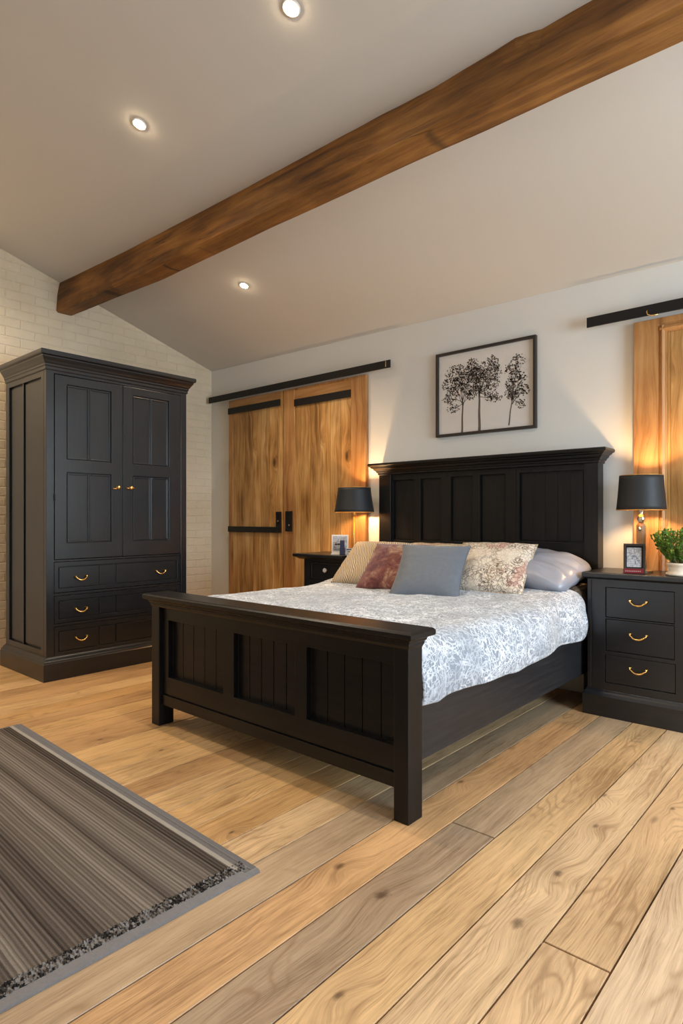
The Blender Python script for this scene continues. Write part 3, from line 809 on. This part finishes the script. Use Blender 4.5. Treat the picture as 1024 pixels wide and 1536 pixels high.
def nightstand_left():
    x0, x1, y0, y1 = -3.456, -2.995, 3.50, 3.83
    t = thing('nightstand', ((x0 + x1) / 2, (y0 + y1) / 2, 0), 'black bedside cabinet with clear glass drawer knob, left of the bed by the sliding doors', 'nightstand')
    obj('carcass', BX(x0 + .012, x1 - .012, y0 + .03, y1, .05, .775), M['bk_z'], t)
    for a, b in ((x0, x0 + .014), (x1 - .014, x1)): obj('side_panel', BX(a, b, y0 + .026, y1, .10, .775), M['bk_z'], t, bevel=.001)
    op = [(-3.395, -3.056, .612, .755), (-3.395, -3.056, .42, .585), (-3.395, -3.056, .20, .40)]
    bm = nb(); relief(bm, FY(y0), x0, x1, .10, .775, .028, [(a, b, c, d, -.024) for a, b, c, d in op]); obj('face_frame', bm, M['bk_z'], t, bevel=.0015)
    for (a, b, c, d) in op:
        bm = nb(); relief(bm, FY(y0 + .006), a + .002, b - .002, c + .002, d - .002, .018, [(a + .014, b - .014, c + .014, d - .014, -.006)])
        dr = obj('drawer', bm, M['bk_x'], t, bevel=.002)
        bm = nb(); F = FY(y0 + .010); zc = (c + d) / 2 + .008
        loft(bm, [[F(-3.222 + r * math.cos(q), zc + r * math.sin(q), dd) for q in [2 * PI * i / 12 for i in range(12)]] for r, dd in ((.007, 0), (.006, .008), (.016, .014), (.019, .022), (.014, .030), (.005, .033))])
        obj('knob', bm, M['crystal'], dr)
    bm = nb(); moulding(bm, x0, x1, y0, y1, [(.015, 0), (.015, .10), (.005, .12)], 'xXy'); obj('plinth', bm, M['bk_x'], t, bevel=.0015)
    bm = nb(); moulding(bm, x0, x1, y0, y1, [(.020, .772), (.030, .776), (.042, .784), (.058, .790), (.066, .794), (.066, .812), (.062, .816)], 'xy')
    obj('worktop', bm, M['bk_x'], t, bevel=.001)
nightstand_left()

# ------------------------------------------------------------------ lamps
def lamp(cx, cy, z0, label, stem, zc, rb, rt):
    t = thing('table_lamp', (cx, cy, z0), label, 'lamp', 'black-shaded bedside lamps')
    zb, zt = 1.143, 1.336
    bm = nb(); n = 48
    def rg(r, z): return [(cx + r * math.cos(2 * PI * i / n), cy + r * math.sin(2 * PI * i / n), z) for i in range(n)]
    def f(q): return rt + (rb - rt) * (1 - q) ** 1.25
    outer = [rg(f(i / 8), zb + (zt - zb) * i / 8) for i in range(9)]
    inner = [rg(f(i / 8) - .003, zb + (zt - zb) * i / 8) for i in range(8, -1, -1)]
    rings = [[bm.verts.new(p) for p in r] for r in outer + inner]
    for a in range(len(rings)):
        b = (a + 1) % len(rings)
        for i in range(n):
            j = (i + 1) % n; fc = bm.faces.new((rings[a][i], rings[a][j], rings[b][j], rings[b][i]))
            if a >= 9 and a < 17: fc.material_index = 1
    obj('lamp_shade', bm, None, t, smooth=True, mats=[M['shade'], M['shade_in']])
    for z_, r_ in ((zb + .001, rb - .001), (zt - .001, rt - .001)):
        bm = nb(); tube(bm, [(cx + r_ * math.cos(2 * PI * i / 48), cy + r_ * math.sin(2 * PI * i / 48), z_) for i in range(49)], .0022, 6)
        obj('shade_rim', bm, M['shade_in'], t, smooth=True)
    bm = nb()
    if stem == 'wood':
        lathe(bm, cx, cy, [(.06, z0), (.06, z0 + .012), (.045, z0 + .02), (.028, z0 + .03), (.024, z0 + .06), (.024, z0 + .26), (.02, z0 + .27), (.012, z0 + .275)], 24)
        obj('base', bm, M['lampwood'], t, smooth=False)
        bm = nb(); lathe(bm, cx, cy, [(.012, z0 + .274), (.018, z0 + .285), (.022, z0 + .30), (.014, z0 + .318), (.010, z0 + .33), (.016, z0 + .345), (.016, zc - .035), (.011, zc - .03)], 20); obj('socket', bm, M['nickel'], t, smooth=True)
        bm = nb(); lathe(bm, cx - .0, cy - .026, [(.004, z0 + .232), (.009, z0 + .238), (.009, z0 + .246), (.004, z0 + .252)], 12); obj('switch', bm, M['nickel'], t, smooth=True)
    else:
        lathe(bm, cx, cy, [(.065, z0), (.065, z0 + .012), (.05, z0 + .02), (.012, z0 + .03), (.007, z0 + .045), (.007, z0 + .305)], 24)
        obj('base', bm, M['brass'], t, smooth=True)
        bm = nb(); lathe(bm, cx, cy, [(.010, z0 + .30), (.015, z0 + .31), (.015, zc - .035), (.011, zc - .03)], 20); obj('socket', bm, M['brass'], t, smooth=True)
    bm = nb(); lathe(bm, cx, cy, [(.012, zc - .045), (.016, zc - .03), (.028, zc), (.026, zc + .014), (.014, zc + .028), (.004, zc + .031)], 20); obj('bulb', bm, M['bulb'], t, smooth=True)
    # spider that carries the shade
    bm = nb()
    for k_ in range(3):
        a = 2 * PI * k_ / 3 + .4; tube(bm, [(cx + .012 * math.cos(a), cy + .012 * math.sin(a), zt - .012), (cx + (rt - .002) * math.cos(a), cy + (rt - .002) * math.sin(a), zt - .006)], .0015, 6)
    lathe(bm, cx, cy, [(.006, zt - .016), (.010, zt - .012), (.006, zt), (.004, zt + .012)], 12)
    for s in (-1, 1): tube(bm, [(cx + s * .013, cy, zc - .045), (cx + s * .040, cy, zc + .0), (cx + s * .034, cy, zc + .04), (cx + s * .004, cy, zt - .014)], .0015, 6)
    obj('harp', bm, M['brass'], t, smooth=True)
lamp(-3.070, 3.665, .816, 'black drum lamp on the left bedside cabinet in front of the sliding doors', 'brass', 1.222, .156, .128)
lamp(-.988, 3.665, .796, 'black drum lamp with wooden stem on the right bedside chest, beside the plant', 'wood', 1.236, .128, .112)

# ------------------------------------------------------------------ sliding doors and rails
def strap(parent, a, b, c, d, y=3.846, name='strap'):
    obj(name, BX(a, b, y, 3.858, c, d), M['iron'], parent, bevel=.001)
def barn_door(name, x0, x1, z1, stiles, topr, field_d, y=3.858):
    """outer frame boards around a field of vertical planks"""
    bm = nb(); a, b = x0 + stiles[0], x1 - stiles[1]
    relief(bm, FY(y), x0, x1, .012, z1, .036, [(a, b, .012, z1 - topr, -.030)])
    d = struct(obj(name, bm, M['door_stile'], origin=((x0 + x1) / 2, 3.876, .012), bevel=.002))
    if a > x0: pass
    obj('board_panel', BX(a, b, y + field_d, y + .029, .014, z1 - topr), M['door_z'], d)
    return d
d1 = barn_door('door_1', -4.863, -4.090, 2.262, (.062, 0.0), .0, .007)
obj('top_rail', BX(-4.801, -4.115, 3.861, 3.868, 2.187, 2.262), M['door_x'], d1, bevel=.001)
strap(d1, -4.863, -4.116, 2.128, 2.187); strap(d1, -4.863, -4.101, .962, 1.016)
def pull(parent, a, b, c, d, kx):
    bm = nb(); relief(bm, FY(3.846), a, b, c, d, .012, [(a + .012, b - .012, c + .02, d - .02, -.006)])
    p = obj('pull_plate', bm, M['iron'], parent, bevel=.001)
    bm = nb(); lz = c + .055; F = FY(3.846)
    loft(bm, [[F(kx + r * math.cos(q), lz + r * math.sin(q), dd) for q in [2 * PI * i / 12 for i in range(12)]] for r, dd in ((.009, -.006), (.009, .004), (.004, .006))])
    obj('lock', bm, M['nickel'], p)
pull(d1, -4.166, -4.101, 1.016, 1.156, -4.130)
d2 = barn_door('door_2', -4.074, -3.113, 2.262, (.140, .155), .018, .010)
obj('top_rail', BX(-3.934, -3.268, 3.862, 3.872, 2.162, 2.244), M['door_x'], d2, bevel=.001)
strap(d2, -3.932, -3.268, 2.098, 2.160, 3.852)
pull(d2, -4.040, -3.955, .978, 1.160, -3.985)
# right-hand door: stile, moulding, panel
bm = nb(); relief(bm, FY(3.858), -1.082, -.16, .012, 2.252, .036, [(-.948, -.294, .15, 2.215, -.008), (-.905, -.337, .19, 2.165, -.020)])
d3 = struct(obj('door_3', bm, M['door_stile'], origin=(-.62, 3.876, .012), bevel=.003))
obj('board_panel', BX(-.904, -.338, 3.871, 3.879, .191, 2.164), M['door_z'], d3)
bm = nb()
for (a, b) in ((-.944, -.909), (-.333, -.298)):
    loft(bm, [[(a, 3.866, z), (a + .006, 3.858, z), ((a + b) / 2, 3.852, z), (b - .006, 3.862, z), (b, 3.876, z), (a, 3.876, z)] for z in (.16, 2.205)])
loft(bm, [[(x, 3.866, 2.207), (x, 3.858, 2.201), (x, 3.852, 2.186), (x, 3.862, 2.173), (x, 3.876, 2.168), (x, 3.876, 2.207)] for x in (-.944, -.298)])
obj('moulding', bm, M['door_stile'], d3)

def rail(x0, x1, label, tipmark, hook=False):
    r = obj('sliding_door_rail', BX(x0, x1, 3.822, 3.834, 2.268, 2.328), M['iron'], origin=((x0 + x1) / 2, 3.828, 2.268), bevel=.001)
    tag(r, label, 'door rail')
    n = 5
    for i in range(n):
        bm = nb(); x = x0 + .06 + (x1 - x0 - .12) * i / (n - 1); tube(bm, [(x, 3.834, 2.298), (x, 3.90, 2.298)], .009, 10)
        obj('spacer', bm, M['iron'], r)
    if tipmark: obj('end_stop', BX(x1 - .040, x1 - .034, 3.818, 3.823, 2.275, 2.322), M['nickel'], r)
    if hook:
        bm = nb(); tube(bm, [(-.995, 3.82, 2.30), (-.998, 3.812, 2.285), (-.993, 3.812, 2.270), (-.975, 3.818, 2.262), (-.94, 3.82, 2.262)], .003, 8)
        obj('hook', bm, M['brass'], r, smooth=True)
rail(-5.145, -2.843, 'long flat black iron rail above the pair of wooden sliding doors', True)
rail(-1.342, .55, 'flat black iron rail at the right edge, above the panelled wooden door', False, True)

# ------------------------------------------------------------------ picture of three trees
def picture():
    x0, x1, z0, z1, y = -2.457, -1.688, 1.693, 2.306, 3.868
    t = thing('framed_picture', ((x0 + x1) / 2, 3.885, z0), 'dark-framed drawing of three slender trees on the wall above the headboard', 'picture')
    bm = nb(); w = .019
    relief(bm, FY(y), x0, x1, z0, z1, .03, [(x0 + w, x1 - w, z0 + w, z1 - w, -.022)])
    obj('picture_frame', bm, M['frame'], t, bevel=.002)
    yp = y + .0215
    obj('print', BX(x0 + w, x1 - w, yp - .001, yp + .0004, z0 + w, z1 - w), M['paper'], t)
    W_, H_ = (x1 - x0 - 2 * w), (z1 - z0 - 2 * w); ox, oz = x0 + w, z0 + w
    bm = nb(); bl = nb(); rr = random.Random(4); yy = yp - .0018
    def strip(b, pts, ws):
        vs = []
        for i, (p, s) in enumerate(zip(pts, ws)):
            q = pts[min(i + 1, len(pts) - 1)]; o = pts[max(i - 1, 0)]
            d = Vector((q[0] - o[0], q[1] - o[1])).normalized(); nn = Vector((-d.y, d.x)) * s / 2
            vs.append((b.verts.new((ox + p[0] + nn.x, yy, oz + p[1] + nn.y)), b.verts.new((ox + p[0] - nn.x, yy, oz + p[1] - nn.y))))
        for a, c in zip(vs, vs[1:]): b.faces.new((a[0], a[1], c[1], c[0]))
    def leaf(cx, cy, s):
        a = rr.uniform(0, PI * 2); l = s * rr.uniform(.7, 1.3); w2 = l * .36
        d = Vector((math.cos(a), math.sin(a))); nn = Vector((-d.y, d.x))
        ps = [(0, 0), (l * .5, w2), (l, 0), (l * .5, -w2)]
        vs = [bl.verts.new((ox + cx + d.x * p + nn.x * q, yy - .0004, oz + cy + d.y * p + nn.y * q)) for p, q in ps]; bl.faces.new(vs)
    # clumps: (u, v, ru, rv) in fractions of the sheet, measured off the picture
    trees = [((.262, .0), (.270, .40), .016, [(.20, .76, .12, .10), (.14, .63, .10, .09), (.27, .66, .10, .10), (.12, .45, .08, .07), (.20, .54, .09, .07), (.165, .32, .065, .055), (.35, .58, .10, .12), (.36, .45, .06, .05), (.38, .79, .06, .12)]),
             ((.452, .0), (.450, .50), .021, [(.36, .80, .05, .08), (.40, .70, .09, .08), (.47, .74, .08, .09), (.57, .83, .05, .07), (.62, .78, .045, .08), (.58, .68, .10, .09), (.60, .55, .06, .08), (.47, .60, .08, .08), (.40, .50, .07, .07), (.58, .40, .07, .06), (.63, .38, .05, .05), (.52, .50, .06, .06)]),
             ((.755, .03), (.790, .36), .010, [(.85, .78, .06, .07), (.78, .70, .07, .07), (.82, .60, .07, .07), (.89, .57, .045, .05), (.77, .52, .05, .07), (.83, .46, .08, .07), (.755, .41, .04, .05), (.91, .43, .05, .06), (.87, .27, .05, .06), (.80, .37, .05, .05)])]
    for (b0, b1, wd, cl) in trees:
        P = lambda p: (p[0] * W_, p[1] * H_)
        a, c = P(b0), P(b1)
        n = 8; pts = [(a[0] + (c[0] - a[0]) * i / n + math.sin(i * 1.3) * .0012, a[1] + (c[1] - a[1]) * i / n) for i in range(n + 1)]
        strip(bm, pts, [wd * (1 - .45 * i / n) for i in range(n + 1)])
        top = c
        for (u, v, ru, rv) in cl:
            m = P((u, v)); s = (top[0] + rr.uniform(-.002, .002), top[1] - rr.uniform(0, .05))
            mid = (s[0] + (m[0] - s[0]) * .4 + rr.uniform(-.006, .006), s[1] + (m[1] - s[1]) * .55)
            strip(bm, [s, mid, m], [.0055, .003, .001])
            for k_ in range(6):
                e = (m[0] + rr.gauss(0, ru * W_ * .6), m[1] + rr.gauss(0, rv * H_ * .6)); strip(bm, [mid, e], [.0014, .0006])
            for k_ in range(int(120 * (ru * rv) / .0081)):
                aa = rr.uniform(0, 2 * PI); q = math.sqrt(rr.random()) * 1.05
                leaf(m[0] + math.cos(aa) * q * ru * W_, m[1] + math.sin(aa) * q * rv * H_, .0115)
    for b_ in (bm, bl):
        pass
    obj('tree_drawing', bm, M['ink2'], t); obj('leaf_drawing', bl, M['ink'], t)
picture()

# ------------------------------------------------------------------ small things on the bedside chests
def rot_f(cx, cy, ang):
    c, s = math.cos(ang), math.sin(ang)
    return lambda x, y, z: (cx + x * c - y * s, cy + x * s + y * c, z)
def tbox(bm, F, x0, x1, y0, y1, z0, z1, lean=0.0, zb=0):
    v = [bm.verts.new(F(x, y + (z - zb) * lean, z)) for x in (x0, x1) for y in (y0, y1) for z in (z0, z1)]
    for f in ((0, 1, 3, 2), (4, 6, 7, 5), (0, 4, 5, 1), (2, 3, 7, 6), (0, 2, 6, 4), (1, 5, 7, 3)): bm.faces.new([v[i] for i in f])
def photo_frame():
    z = .7965; F = rot_f(-.997, 3.572, R(14))
    t = thing('photo_frame', (-.997, 3.572, z), 'small black standing frame, grey print and red strip, on the right bedside chest', 'photo frame')
    w, h, ln = .054, .162, .10
    bm = nb()
    for r in ((-w, -w + .011, z, z + h), (w - .011, w, z, z + h), (-w + .011, w - .011, z + h - .012, z + h), (-w + .011, w - .011, z, z + .030)):
        tbox(bm, F, r[0], r[1], -.016, .012, r[2], r[3], ln, z)
    obj('frame', bm, M['frame'], t, bevel=.001)
    bm = nb(); tbox(bm, F, -w + .010, w - .010, -.002, .004, z + .028, z + h - .010, ln, z); obj('backing', bm, M['iron'], t)
    bm = nb(); tbox(bm, F, -w + .016, w - .020, -.0035, -.002, z + .034, z + h - .022, ln, z); obj('print', bm, M['greyprint'], t)
    bm = nb()
    for (a, b, c) in ((-.012, .006, .094), (-.010, .014, .088), (.008, .016, .080), (-.014, -.006, .078), (.012, .026, .068)):
        tbox(bm, F, a, b, -.0042, -.0034, z + c, z + c + .003, ln, z)
    tbox(bm, F, .004, .006, -.0042, -.0034, z + .048, z + .068, ln, z)
    obj('print_marks', bm, M['navy'], t)
    bm = nb(); tbox(bm, F, -w + .002, w - .008, -.019, -.0165, z + .002, z + .026, ln, z); s = obj('red_strip', bm, M['red'], t)
    bm = nb()
    for i in range(9): tbox(bm, F, -w + .008 + i * .009, -w + .013 + i * .009, -.0196, -.0188, z + .012, z + .0145, ln, z)
    obj('strip_marks', bm, M['card'], s)
photo_frame()
def card_left():
    z = .8165
    F = rot_f(-3.106, 3.550, R(30))
    t = thing('greeting_card', (-3.106, 3.55, z), 'white upright card with grey marks and a navy block, on the left bedside cabinet', 'card')
    bm = nb(); tbox(bm, F, -.075, .055, -.002, .002, z + .004, z + .152, .06, z); obj('card_panel', bm, M['card'], t)
    bm = nb(); tbox(bm, F, -.066, .046, -.0032, -.0022, z + .028, z + .142, .06, z); obj('grey_print', bm, M['greyprint'], t)
    bm = nb()
    for (a, b, c, hh) in ((-.052, -.010, .074, .006), (-.046, -.034, .080, .005), (-.030, -.006, .078, .008), (-.060, -.044, .056, .003), (-.058, -.012, .036, .003), (-.064, -.012, .048, .002)):
        tbox(bm, F, a, b, -.0044, -.0034, z + c, z + c + hh, .06, z)
    obj('lettering', bm, M['iron'], t)
    bm = nb(); tbox(bm, F, -.080, .062, -.012, .010, z, z + .006); obj('stand', bm, M['card'], t)
    F2 = rot_f(-3.061, 3.515, R(24))
    t2 = thing('navy_box', (-3.061, 3.515, z), 'small stacked navy carton standing in front of the white card', 'box')
    bm = nb(); tbox(bm, F2, -.020, .020, -.012, .012, z, z + .056); obj('carton', bm, M['navy'], t2, bevel=.001)
    bm = nb(); tbox(bm, F2, -.018, .014, -.010, .010, z + .056, z + .112); obj('upper_carton', bm, M['navy'], t2, bevel=.001)
    F3 = rot_f(-3.012, 3.535, R(24))
    t3 = thing('small_card', (-3.012, 3.535, z), 'little pale note card with a dark stripe beside the navy carton', 'card')
    bm = nb(); tbox(bm, F3, -.024, .022, -.002, .001, z, z + .052, .08, z); obj('note', bm, M['greyprint'], t3)
    bm = nb(); tbox(bm, F3, -.022, .020, -.0035, -.002, z + .040, z + .046, .08, z); tbox(bm, F3, -.010, .020, -.0035, -.002, z + .024, z + .029, .08, z); obj('stripe', bm, M['iron'], t3)
card_left()

def plant():
    cx, cy, z = -.768, 3.60, .7965
    t = thing('potted_plant', (cx, cy, z), 'bushy green plant in a cream glazed pot on the right bedside chest', 'plant')
    bm = nb(); n = 32
    prof = [(.050, z), (.078, z + .001), (.080, z + .010), (.072, z + .017), (.066, z + .026), (.069, z + .040), (.067, z + .050), (.073, z + .056), (.074, z + .066), (.068, z + .068), (.062, z + .060)]
    lathe(bm, cx, cy, prof, n); obj('pot', bm, M['pot'], t, smooth=True)
    bm = nb(); lathe(bm, cx, cy, [(.064, z + .056), (.064, z + .062)], 24); obj('soil', bm, M['soil'], t)
    rr = random.Random(3); bs = nb(); bl = nb()
    def leaf(p, d, s):
        d = d.normalized(); u = d.cross(Vector((rr.uniform(-1, 1), rr.uniform(-1, 1), rr.uniform(-1, 1)))).normalized(); w = d.cross(u)
        v = [p, p + d * s * .35 + u * s * .26, p + d * s * .75 + u * s * .24, p + d * s, p + d * s * .75 - u * s * .24, p + d * s * .35 - u * s * .26]
        v = [bl.verts.new(q + w * (.10 * s if i in (1, 2, 4, 5) else 0)) for i, q in enumerate(v)]
        bl.faces.new(v[:4]); bl.faces.new([v[0], v[3], v[4], v[5]])
    for i in range(95):
        a = rr.uniform(0, 2 * PI); q = math.sqrt(rr.random()); out = .035 + q * .115
        hgt = .085 + .115 * (1 - q * q * .35) * rr.uniform(.75, 1.05)
        b = Vector((cx + math.cos(a) * q * .045, cy + math.sin(a) * q * .045, z + .06))
        e = Vector((cx + math.cos(a) * out, cy + math.sin(a) * min(out, .115), z + .055 + hgt))
        e.y = min(e.y, 3.80)
        m = (b + e) / 2 + Vector((math.cos(a), math.sin(a), -.4)) * .02 * q
        pts = []
        for k_ in range(9):
            s = k_ / 8; pts.append(b * (1 - s) ** 2 + m * 2 * s * (1 - s) + e * s * s)
        tube(bs, pts, [.0016 - .0001 * j for j in range(9)], 5)
        for k_ in range(2, 9):
            d = (pts[k_] - pts[k_ - 1]).normalized()
            for c in range(5):
                w = Vector((rr.uniform(-1, 1), rr.uniform(-1, 1), rr.uniform(-.4, 1)))
                leaf(pts[k_] + (pts[k_ - 1] - pts[k_]) * rr.random(), d * .6 + w, rr.uniform(.011, .019))
    obj('stems', bs, M['stem'], t); obj('foliage', bl, M['leaf'], t)
plant()

# ------------------------------------------------------------------ rug
def rug():
    t = thing('rug', (-2.45, .45, 0), 'grey-brown striped woven rug with a pale bound near edge, in the left foreground', 'rug')
    t.rotation_euler.z = R(-1.75)
    def lobj(name, bm, mat, **kw):
        # local coordinates of the rug
        bmesh.ops.recalc_face_normals(bm, faces=bm.faces)
        me = bpy.data.meshes.new(name); bm.to_mesh(me); bm.free(); me.materials.append(mat)
        o = bpy.data.objects.new(name, me); COL.objects.link(o); o.parent = t; return o
    hx, y1, y0 = .985, .848, -1.05
    bm = nb(); box(bm, -hx + .012, hx - .075, y0 + .03, y1 - .058, 0.0005, .011); lobj('woven_field', bm, M['rug'])
    bm = nb(); box(bm, -hx + .004, hx - .05, y1 - .062, y1 - .046, .0005, .0115); lobj('pale_line', bm, M['rug_line'])
    bm = nb(); tube(bm, [(-hx + i * (2 * hx - .02) / 60, y1 - .026, .0065) for i in range(61)], .006, 8)
    box(bm, -hx + .004, hx - .02, y1 - .047, y1 - .004, .0005, .0105); lobj('side_border', bm, M['rug_edge'])
    # knotted end: many small tufts in one weave
    bm = nb(); rr = random.Random(2); n = 0
    box(bm, hx - .080, hx - .032, y0, y1 - .012, .0005, .009)
    for i in range(170):
        for j in range(4):
            y = y0 + .01 + (y1 - y0 - .03) * (i + rr.random() * .5) / 170; x = hx - .074 + j * .012 + rr.uniform(-.002, .002)
            a, b, c = rr.uniform(.004, .006), rr.uniform(.003, .005), rr.uniform(.003, .006)
            loft(bm, [[(x - a, y - b, .008), (x + a, y - b, .008), (x + a, y + b, .008), (x - a, y + b, .008)], [(x - a * .5, y - b * .5, .009 + c), (x + a * .5, y - b * .5, .009 + c), (x + a * .5, y + b * .5, .009 + c), (x - a * .5, y + b * .5, .009 + c)]])
    lobj('knotted_end', bm, M['rug_end'])
    bm = nb(); loft(bm, [[(hx - .034, y, .0005), (hx, y, .0005), (hx - .002, y, .006), (hx - .010, y, .0095), (hx - .034, y, .0095)] for y in [y0 + (y1 - y0 - .004) * i / 40 for i in range(41)]])
    lobj('end_binding', bm, M['rug_bind'])
    # black wire-thin outline of the far-left end
    bm = nb(); box(bm, -hx - .002, -hx + .012, y0, y1 - .004, .0005, .010); lobj('end_binding', bm, M['rug_edge'])
rug()

# ------------------------------------------------------------------ light
wd = bpy.data.worlds.new('sky'); sc.world = wd; wd.use_nodes = True
nt = wd.node_tree; bg = nt.nodes['Background']
sky = nt.nodes.new('ShaderNodeTexSky'); sky.sky_type = 'NISHITA'; sky.sun_elevation = R(35); sky.sun_rotation = R(0); sky.sun_disc = False
nt.links.new(sky.outputs[0], bg.inputs[0]); bg.inputs[1].default_value = .15
def area(name, loc, rot, sx, sy, e, c):
    L = bpy.data.lights.new(name, 'AREA'); L.shape = 'RECTANGLE'; L.size = sx; L.size_y = sy; L.energy = e; L.color = c
    o = bpy.data.objects.new(name, L); COL.objects.link(o); o.location = loc; o.rotation_euler = [R(a) for a in rot]; return o
area('daylight_right_window', (XR + .08, (WR[0] + WR[1]) / 2, (WR[2] + WR[3]) / 2), (0, 90, 0), WR[3] - WR[2] - .1, WR[1] - WR[0] - .1, 182, (.68, .85, 1))
area('daylight_front_window', ((WF[0] + WF[1]) / 2, YF - .08, (WF[2] + WF[3]) / 2), (90, 0, 0), WF[1] - WF[0] - .1, WF[3] - WF[2] - .1, 22, (.85, .92, 1))
# added fill spots with no fittings, out of view, brightening brick, rug and floor
for (x, y, e) in ((-.6, 1.77, 38), (.7, 1.77, 22), (-4.45, .8, 150), (-2.2, .5, 12), (.6, 3.0, 28)):
    L = bpy.data.lights.new('fill_spot', 'SPOT'); L.energy = e; L.color = (1, .82, .60); L.spot_size = R(140); L.spot_blend = .8; L.shadow_soft_size = .05
    o = bpy.data.objects.new('fill_spot', L); COL.objects.link(o); o.location = (x, y, cz(x, y) - .04)

# ------------------------------------------------------------------ camera
cd = bpy.data.cameras.new('camera'); cam = bpy.data.objects.new('camera', cd); COL.objects.link(cam); sc.camera = cam
cam.location = (0, 0, 1.1); cam.rotation_euler = (R(90), 0, R(41.15))
cd.sensor_fit = 'HORIZONTAL'; cd.sensor_width = 36; cd.lens = 36 * 918.5 / 1024; cd.shift_y = 8.7 / 1024; cd.clip_start = .02

vs = sc.view_settings; vs.view_transform = 'Standard'; vs.look = 'None'; vs.gamma = 1; vs.use_curve_mapping = False; vs.exposure = 0.0
cy = sc.cycles; cy.use_denoising = True; cy.max_bounces = 8; cy.diffuse_bounces = 5; cy.glossy_bounces = 4; cy.sample_clamp_indirect = 6; cy.caustics_reflective = False; cy.caustics_refractive = False
